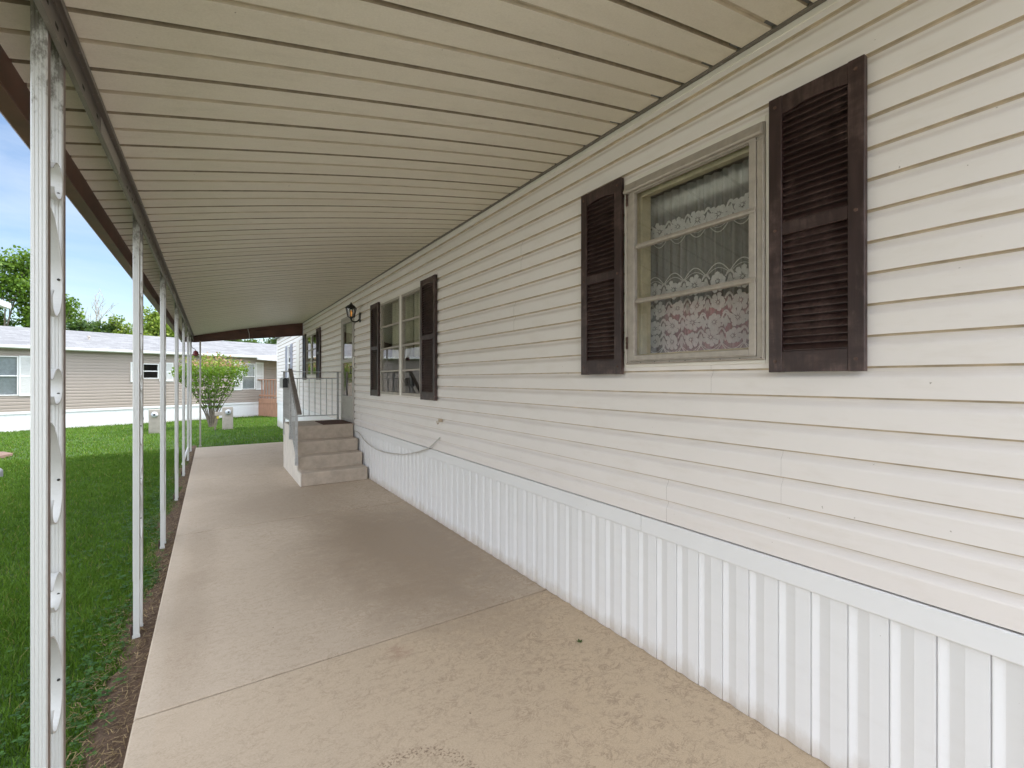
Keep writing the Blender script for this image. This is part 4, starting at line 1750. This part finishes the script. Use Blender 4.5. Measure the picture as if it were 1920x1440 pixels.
nwins = [(-0.75, 0.42, Z(0.97), Z(2.29)), (3.85, 4.40, Z(1.54), Z(2.15)), (7.71, 8.33, Z(1.04), Z(2.27))]
b = MB()
siding(b, nplace, NX0, NX1, Z(0.43), Z(2.58), nwins, Z(0.43), 0.1143, 0.016)
b.build('siding', [M['tan_siding'], M['tan_siding']], nh)
b = MB()
cuts = sorted({NX0, NX1, *[h[0] for h in nwins], *[h[1] for h in nwins]})
for a, c in zip(cuts[:-1], cuts[1:]):
    hh = [h for h in nwins if h[0] < (a + c) / 2 < h[1]]
    if hh:
        b.box(a, c, .01, .1, Z(.43), hh[0][2])
        b.box(a, c, .01, .1, hh[0][3], Z(2.55))
    else:
        b.box(a, c, .01, .1, Z(.43), Z(2.55))
b.box(NX0, NX0 + .1, .1, ND - .1, 0, Z(2.55))
b.box(NX1 - .1, NX1, .1, ND - .1, 0, Z(2.55))
b.box(NX0, NX1, ND - .1, ND, 0, Z(2.55))
b.box(NX0, NX1, .1, ND - .1, Z(.36), Z(.42))
b.box(NX0 + .1, NX1 - .1, 2.0, 2.1, Z(.42), Z(2.55))
b.build('inner_wall', M['room'], nh)
b = MB()
b.prism([(NX0 - .2, -0.28, Z(2.60)), (NX0 - .2, ND / 2, Z(3.40)), (NX0 - .2, ND + .28, Z(2.60)), (NX0 - .2, ND + .28, Z(2.64)), (NX0 - .2, ND / 2, Z(3.45)), (NX0 - .2, -0.28, Z(2.64))][::-1], (NX1 - NX0 + .4, 0, 0))
roof = b.build('roof', M['shingle'], nh)
b = MB()
b.tube([(2.5, 1.0, Z(3.0)), (2.5, 1.0, Z(3.16))], .035, 10)
b.lathe([(.05, 0), (.055, .02), (.03, .04), (0, .04)], (2.5, 1.0, Z(3.15)), 10)
b.build('vent_pipe', M['pedestal'], roof)
b = MB()
b.prism([(NX0 - .2, -.29, Z(2.53)), (NX0 - .2, -.36, Z(2.56)), (NX0 - .2, -.37, Z(2.645)), (NX0 - .2, -.28, Z(2.645))], (NX1 - NX0 + .4, 0, 0))
b.build('gutter', M['white'], nh, bevel=0.004)
b = MB()
b.box(NX0 - .2, NX1 + .2, -.285, -.02, Z(2.565), Z(2.595))
b.build('soffit', M['white'], nh)
# skirt
b = MB()
pts = []
s = NX0
while s < NX1:
    pts += [(s, 0), (s + .006, .004), (s + .13, .004), (s + .136, 0)]
    s += 0.15
vs, fs = [], []
for s, p in pts:
    vs += [(s, .005 - p, -0.05), (s, .005 - p, Z(.345))]
for i in range(len(pts) - 1):
    fs.append((2 * i, 2 * i + 2, 2 * i + 3, 2 * i + 1))
b.add(vs, fs)
b.build('skirt_panel', M['skirt'], nh)
b = MB()
b.box(NX0, NX1, -.022, .0, Z(.343), Z(.428))
b.build('skirt_rail', M['skirt_rail'], nh, bevel=0.004)


def nwin(h, blind):
    a, c, z0, z1 = h
    b = MB()
    t = .035
    zm = (z0 + z1) / 2
    for (p, q, r_, s_) in ((a, a + t, z0, z1), (c - t, c, z0, z1), (a + t, c - t, z0, z0 + t), (a + t, c - t, z1 - t, z1), (a + t, c - t, zm - .02, zm + .02)):
        b.box(p, q, -.03, .02, r_, s_)
    o = b.build('window', M['white'], nh, origin=((a + c) / 2, 0, z0), bevel=.003)
    b = MB()
    b.add([(a + t, .0, z0 + t), (c - t, .0, z0 + t), (c - t, .0, zm - .02), (a + t, .0, zm - .02)], [(0, 1, 2, 3)])
    b.add([(a + t, -.008, zm + .02), (c - t, -.008, zm + .02), (c - t, -.008, z1 - t), (a + t, -.008, z1 - t)], [(0, 1, 2, 3)])
    b.build('pane', M['glass'], o)
    if blind:
        b = MB()
        zz = z0 + .02
        while zz < z1 - .03:
            b.add([(a + .02, .075, zz), (c - .02, .075, zz), (c - .02, .055, zz + .028), (a + .02, .055, zz + .028)], [(0, 1, 2, 3)])
            zz += .030
        b.build('blind', M['cushion'], o)
    return o


nwin(nwins[0], True)
nwin(nwins[1], False)
nwin(nwins[2], True)


def nshut(a, c, z0, z1):
    b = MB()
    b.box(a, a + .04, -.045, -.016, z0, z1)
    b.box(c - .04, c, -.045, -.016, z0, z1)
    for zz in (z0, (z0 + z1) / 2 - .03, z1 - .06):
        b.box(a + .04, c - .04, -.043, -.016, zz, zz + .06)
    zz = z0 + .06
    while zz < z1 - .06:
        b.box(a + .04, c - .04, -.036, -.016, zz, zz + .022)
        zz += .03
    b.build('shutter', M['white'], nh, origin=((a + c) / 2, -.02, z0), bevel=.002, segs=1)


for a, c, z0, z1 in ((.43, .76, .95, 2.31), (-1.1, -.77, .95, 2.31), (3.46, 3.83, 1.41, 2.19), (4.42, 4.91, 1.43, 2.21), (7.33, 7.70, 1.01, 2.34), (8.35, 8.73, 1.01, 2.34)):
    nshut(a, c, Z(z0), Z(z1))
# porch roof over the deck
b = MB()
b.prism([(8.24, -.30, Z(2.46)), (8.24, -.30, Z(2.66)), (8.24, -1.9, Z(2.60)), (8.24, -1.9, Z(2.36))], (4.5, 0, 0))
b.build('porch_roof', M['white'], nh, bevel=.01)
nh.location = (-5.80, 21.77, -0.25)
nh.rotation_euler = (0, 0, math.atan2(.4206, .907))

dk = empty('wooden_deck', (0, 0, 0), 'reddish brown wooden porch deck with slatted railing on the tan home', 'deck')
b = MB()
s = 8.50
while s < 12.4:
    b.box(s, s + .095, -1.72, -1.70, -.02, Z(.37))
    s += .1
s = -1.69
while s < -.06:
    b.box(8.50, 8.52, s, s + .095, -.02, Z(.37))
    s += .1
b.build('skirt_board', M['deckwood'], dk)
b = MB()
b.box(8.48, 12.4, -1.74, -1.70, Z(.37), Z(.60))
b.box(8.48, 8.52, -1.69, -.04, Z(.37), Z(.60))
b.box(8.53, 12.4, -1.69, -.04, Z(.50), Z(.56))
b.build('deck_frame', M['deckwood'], dk, bevel=.004)
b = MB()
b.box(8.44, 12.4, -1.80, -1.64, Z(1.48), Z(1.52))
b.box(8.50, 12.4, -1.74, -1.70, Z(.70), Z(.78))
b.box(8.44, 8.58, -1.63, -.04, Z(1.48), Z(1.52))
b.box(8.50, 8.54, -1.63, -.04, Z(.70), Z(.78))
rr = b.build('railing', M['deckwood'], dk, bevel=.004)
for i in range(23):
    s = 8.62 + i * .165
    b = MB()
    b.box(s, s + .034, -1.745, -1.705, Z(.60), Z(1.478))
    b.build('baluster', M['deckwood'], rr, origin=(s, -1.72, Z(.6)))
for i in range(6):
    s = -1.5 + i * .24
    b = MB()
    b.box(8.49, 8.53, s, s + .034, Z(.60), Z(1.478))
    b.build('baluster', M['deckwood'], rr, origin=(8.5, s, Z(.6)))
dk.location = (-5.80, 21.77, -0.25)
dk.rotation_euler = nh.rotation_euler

# ------------------------------------------------------------------ next-door home at the left, only its eave corner shows
lh = empty('next_door_home', (-5.0, 6.0, 0), 'pale sided home at the left edge with only its white eave corner showing', 'house')
LXW, LY1 = -4.35, 13.9
b = MB()
lw = (1.2, 2.3, 1.3, 2.3)
siding(b, lambda s, p, z: (LXW + p, s, z), -6, LY1, .55, 3.0, [], .55, .1143, .015)
siding(b, lambda s, p, z: (s, LY1 + p, z), -8.6, LXW, .55, 3.0, [], .55, .1143, .015)
b.build('siding', [M['pale_siding'], M['pale_siding']], lh)
b = MB()
b.box(-8.6, LXW - .02, -6, LY1 - .02, .5, 3.02)
b.box(-8.59, LXW - .03, -6, LY1 - .03, -.1, .5)
b.build('skirt_panel', M['skirt'], lh)
b = MB()
b.prism([(LXW + .62, -6.2, 3.05), (-6.5, -6.2, 3.75), (-9.2, -6.2, 3.05), (-9.2, -6.2, 3.12), (-6.5, -6.2, 3.82), (LXW + .62, -6.2, 3.12)], (0, LY1 + 6.5, 0))
b.build('roof', M['shingle'], lh)
b = MB()
b.box(LXW + .625, LXW + .73, -6.2, LY1 + .32, 3.03, 3.15)
b.build('gutter', M['white'], lh, bevel=.01)

# ------------------------------------------------------------------ small things on the lawn
def pedestal(x, y, ang, label):
    e = empty('meter_pedestal', (0, 0, 0), label, 'utility meter', 'electric meter pedestals on the lawn')
    b = MB()
    b.box(-.15, .15, -.07, .07, -.1, .76)
    b.build('cabinet', M['pedestal'], e, bevel=.01)
    b = MB()
    b.box(-.135, .135, -.078, -.070, .06, .40)
    b.build('cover', M['pedestal'], e, bevel=.004)
    b = MB()
    b.lathe([(0, 0), (.085, 0), (.088, .02), (.075, .025), (.072, .07), (.05, .085), (0, .09)], (0, 0, 0), 20)
    b.v = [(p[0], -.07 - p[2], .60 + p[1]) for p in b.v]
    b.build('meter_dial', M['cushion'], e)
    b = MB()
    b.tube([(0, -.150, .60), (0, -.1605, .60)], .03, 12)
    b.build('dial_face', M['dark'], e)
    e.location = (x, y, gz(x, y) - .02)
    e.rotation_euler = (0, 0, ang)
    return e


pedestal(-1.47, 18.05, R(-3), 'beige meter pedestal seen between the nearer carport posts, left of the shrub')
pedestal(0.46, 18.25, R(8), 'beige meter pedestal with round dial standing right of the leafy shrub')
sk = empty('marker_stake', (0.115, 18.3, gz(0, 18.3)), 'leaning wooden stake with yellow tape below the leafy shrub', 'stake')
g0 = gz(0, 18.3)
b = MB()
bar(b, (0.07, 18.3, g0 - .1), (0.20, 18.34, g0 + .50), .05)
b.build('stake', M['bark'], sk)
b = MB()
b.box(.09, .33, 18.28, 18.40, g0 + .46, g0 + .58)
b.build('cap', M['pedestal'], sk, bevel=.006)
b = MB()
bar(b, (.171, 18.33, g0 + .36), (.185, 18.335, g0 + .44), .06)
b.build('tape', M['yellow'], sk)
hs = empty('hose_spigot', (-1.75, 17.6, gz(0, 17.6)), 'dark leaning spigot post beside the left meter pedestal', 'spigot')
g0 = gz(0, 17.6)
b = MB()
bar(b, (-1.80, 17.6, g0 - .1), (-1.72, 17.62, g0 + .52), .035)
b.build('pipe', M['black'], hs)
b = MB()
b.tube(crom([(-1.76, 17.6, g0 + .36), (-1.84, 17.57, g0 + .38), (-1.89, 17.56, g0 + .33)]), .014, 8)
b.lathe([(0, 0), (.07, .0), (.075, .015), (.07, .03), (0, .035)], (-1.87, 17.56, g0 + .38), 12)
b.build('tap', M['pedestal'], hs)
b = MB()
b.prism([(-4.30, 14.42, -.125), (-3.75, 14.30, -.12), (-3.50, 13.85, -.115), (-3.66, 13.30, -.11), (-4.30, 13.2, -.11)], (0, 0, .07))
struct(b.build('paved_path', M['paving'], bevel=.01))
b = MB()
b.prism([(-2.92, 11.02, -.12), (-2.84, 10.80, -.12), (-2.79, 10.3, -.12), (-3.2, 10.2, -.12), (-3.3, 10.95, -.12)][::-1], (0, 0, .16))
tag(b.build('stepping_stone', M['stone'], None, origin=(-2.95, 10.65, -.1), bevel=.02), 'grey stone block on the lawn at the left frame edge', 'stone')
b = MB()
b.tube([(-3.03, 11.1, -.1), (-3.03, 11.1, .28)], .012, 8)
b.box(-3.05, -3.01, 11.08, 11.12, .27, .31)
tag(b.build('garden_stake', M['feeder'], None, origin=(-3.03, 11.1, -.1)), 'thin dark red garden stake beside the grey stone block', 'stake')


# ------------------------------------------------------------------ trees
def ray_xy(u, D):
    """ground position at picture column u (1920 wide), depth D; used to place far trees"""
    a = (u - 960) / 858
    s, c = math.sin(R(33.3)), math.cos(R(33.3))
    return ((s + a * c) * D, (c - a * s) * D)


def leaf_cloud(rg, centres, radii, n, size, flat=1.0):
    """leaf-size quads gathered in clumps; returns verts, tones"""
    C = np.array(centres)
    Rr = np.array(radii)
    pick = rg.choice(len(C), n, p=Rr ** 2 / np.sum(Rr ** 2))
    d = rg.normal(0, 1, (n, 3))
    d /= np.linalg.norm(d, axis=1)[:, None]
    rad = Rr[pick] * rg.uniform(0.15, 1.0, n) ** 0.5 * rg.uniform(0.75, 1.15, n)
    p = C[pick] + d * rad[:, None] * np.array([1, 1, flat])
    a = rg.normal(0, 1, (n, 3))
    a /= np.linalg.norm(a, axis=1)[:, None]
    bb = np.cross(a, rg.normal(0, 1, (n, 3)))
    bb /= np.linalg.norm(bb, axis=1)[:, None]
    s = size * rg.uniform(0.6, 1.35, n)
    a *= s[:, None] * 0.5
    bb *= s[:, None] * 0.32
    q = np.stack([p - a, p + bb, p + a, p - bb], 1)
    clump = rg.uniform(-.18, .18, len(C))[pick]
    tone = np.clip(rg.normal(.45, .2, n) + clump, 0, 1)
    return q.reshape(-1, 3), tone


def grow(b, rg, p, d, L, r, depth, tips, spread=0.7, lift=0.12, taper=.58):
    n = 4
    pts = [Vector(p)]
    dd = Vector(d).normalized()
    for i in range(n):
        dd = (dd + Vector((rg.uniform(-1, 1), rg.uniform(-1, 1), rg.uniform(-.5, 1))) * 0.13).normalized()
        pts.append(pts[-1] + dd * L / n)
    b.tube(pts, [r * (1 - .4 * i / n) for i in range(n + 1)], 6 if r > .03 else 4, caps=False)
    if depth == 0:
        tips.append(pts[-1])
        return
    k = rg.choice([2, 3, 3])
    for i in range(k):
        ax = Vector((rg.uniform(-1, 1), rg.uniform(-1, 1), rg.uniform(-.3, .6)))
        nd = (dd + ax * spread + Vector((0, 0, lift))).normalized()
        start = pts[-1] if i < 2 else pts[2]
        grow(b, rg, start, nd, L * rg.uniform(.62, .85), max(r * taper, .012), depth - 1, tips, spread, lift, taper)


def tree(name, label, u, D, height, leafmat, barkmat, nleaf, size, trunk_frac=.28, depth=4, r0=.22, clump=.9, seed=1, width=1.0, group='trees beyond the tan home', spread=.7, lift=.12, hw=2.0, taper=.58):
    x, y = ray_xy(u, D)
    z = -.25
    e = empty(name, (x, y, z), label, 'tree', group)
    rg = random.Random(seed)
    b = MB()
    tips = []
    tl = height * trunk_frac
    tp = [Vector((x, y, z - .2)), Vector((x + rg.uniform(-.1, .1), y, z + tl * .5)), Vector((x + rg.uniform(-.2, .2), y, z + tl))]
    b.tube(tp, [r0 * 1.25, r0, r0 * .85], 8, caps=False)
    for i in range(3 if depth > 2 else 4):
        a = i * 2.1 + rg.uniform(-.3, .3)
        grow(b, rg, tp[-1], (math.cos(a) * .75 * width, math.sin(a) * .75 * width, rg.uniform(.6, 1.1)), height * .26, r0 * .62, depth - 1, tips, spread, lift, taper)
    grow(b, rg, tp[-1], (rg.uniform(-.15, .15), rg.uniform(-.15, .15), 1), height * .30, r0 * .7, depth - 1, tips, spread, lift, taper)
    # scale the skeleton so that the top reaches the wanted height
    zt = max(t.z for t in tips) + clump * .6
    k = (height) / (zt - z)
    ex = sorted(math.hypot(t.x - x, t.y - y) for t in tips)[int(len(tips) * .985)]
    kx = max(.1, hw - clump * .5) / ex
    f = lambda p: (x + (p[0] - x) * kx, y + (p[1] - y) * kx, z + (p[2] - z) * k)
    b.v = [f(p) for p in b.v]
    tips = [f(t) for t in tips]
    b.build('trunk', barkmat, e)
    if nleaf:
        nr = np.random.RandomState(seed)
        v, t = leaf_cloud(nr, tips, [clump * rg.uniform(.6, 1.25) for _ in tips], nleaf, size, .75)
        fast_mesh('crown', v, 4, leafmat, t, e)
    return e


tree('leafy_tree', 'tall dense green tree behind the left part of the tan home', 2, 33, 11.2, M['oak'], M['bark'], 21000, .23, .12, 4, .24, 1.05, 3, hw=4.6, spread=.85)
tree('bare_tree', 'pale leafless tree with fine twigs above the shingle roof', 165, 37, 9.2, M['oak'], M['palebark'], 0, .2, .42, 5, .16, .2, 8, hw=2.9, spread=1.05, lift=.02, taper=.70)
tree('round_tree', 'dark green rounded tree below the bare twigs', 147, 31, 5.7, M['darkleaf'], M['bark'], 5000, .19, .3, 3, .14, .6, 12, hw=1.05)
tree('round_tree', 'second dark rounded tree just right of the bare trunk', 187, 33, 6.0, M['darkleaf'], M['bark'], 5000, .19, .3, 3, .13, .6, 14, hw=1.1)
tree('small_tree', 'thin yellow green tree left of the second carport post', 228, 34, 6.5, M['yellowleaf'], M['palebark'], 1800, .19, .3, 4, .09, .45, 17, hw=1.1)
tree('spring_tree', 'bright yellow green tree right of the second carport post', 292, 32, 6.7, M['yellowleaf'], M['bark'], 7000, .20, .25, 4, .13, .65, 21, hw=1.7)
tree('spring_tree', 'yellow green tree whose top is cut by the carport fascia', 350, 36, 7.6, M['yellowleaf'], M['bark'], 8000, .21, .25, 4, .15, .75, 25, hw=1.8)
tree('distant_tree', 'dull green tree top above the roof near the white home corner', 455, 42, 6.2, M['darkleaf'], M['bark'], 6000, .22, .25, 4, .15, .7, 29, hw=1.8)
tree('distant_tree', 'sparse dull tree top just right of the brown end fascia', 515, 44, 6.7, M['darkleaf'], M['bark'], 5000, .22, .25, 4, .15, .7, 33, hw=1.7)
tree('leafy_tree', 'broad green tree at the far left behind the pale home', -190, 36, 10.5, M['oak'], M['bark'], 10000, .26, .22, 4, .24, 1.0, 37, hw=4.0)

# vase-shaped shrub
sx, sy = 0.0, 19.6
sh = empty('vase_shrub', (sx, sy, gz(0, sy)), 'vase shaped yellow green shrub with pinkish tips on the lawn', 'shrub')
b = MB()
g0 = gz(0, sy)
rg = random.Random(9)
tips = []
nr = np.random.RandomState(9)
cl, rd = [], []
for i in range(24):
    a = i * 2.4
    rr_ = math.sqrt((i + .5) / 24)
    tx, ty = math.cos(a) * rr_ * 1.15, math.sin(a) * rr_ * 1.0
    tz = 2.35 - .35 * rr_ ** 2 + rg.uniform(-.15, .2)
    pts = crom([(sx + math.cos(a) * .05, sy + math.sin(a) * .05, g0 - .05), (sx + tx * .22, sy + ty * .22, g0 + .55), (sx + tx * .6, sy + ty * .6, g0 + 1.3), (sx + tx, sy + ty, g0 + tz)], 4)
    b.tube(pts, [.020 - .015 * q / (len(pts) - 1) for q in range(len(pts))], 5, caps=False)
    for q in range(3, len(pts)):
        t = q / (len(pts) - 1)
        if pts[q].z > g0 + .62:
            cl.append(tuple(pts[q]))
            rd.append(.02 + .24 * t * t)
b.tube([(sx, sy, g0 - .1), (sx, sy, g0 + .12), (sx + .01, sy, g0 + .35)], [.07, .06, .045], 8)
b.build('stem', M['bark'], sh)
v, t = leaf_cloud(nr, cl, rd, 5200, .085, 1.0)
hz = v.reshape(-1, 4, 3)[:, :, 2].mean(1)
t = np.clip(t * .55 + .42 * np.clip((hz - g0 - .5) / 1.9, 0, 1), 0, .9)
tip = (hz > g0 + 2.15) & (nr.uniform(0, 1, len(hz)) < .4)
t[tip] = 1.0
fast_mesh('foliage', v, 4, M['shrubleaf'], t, sh)
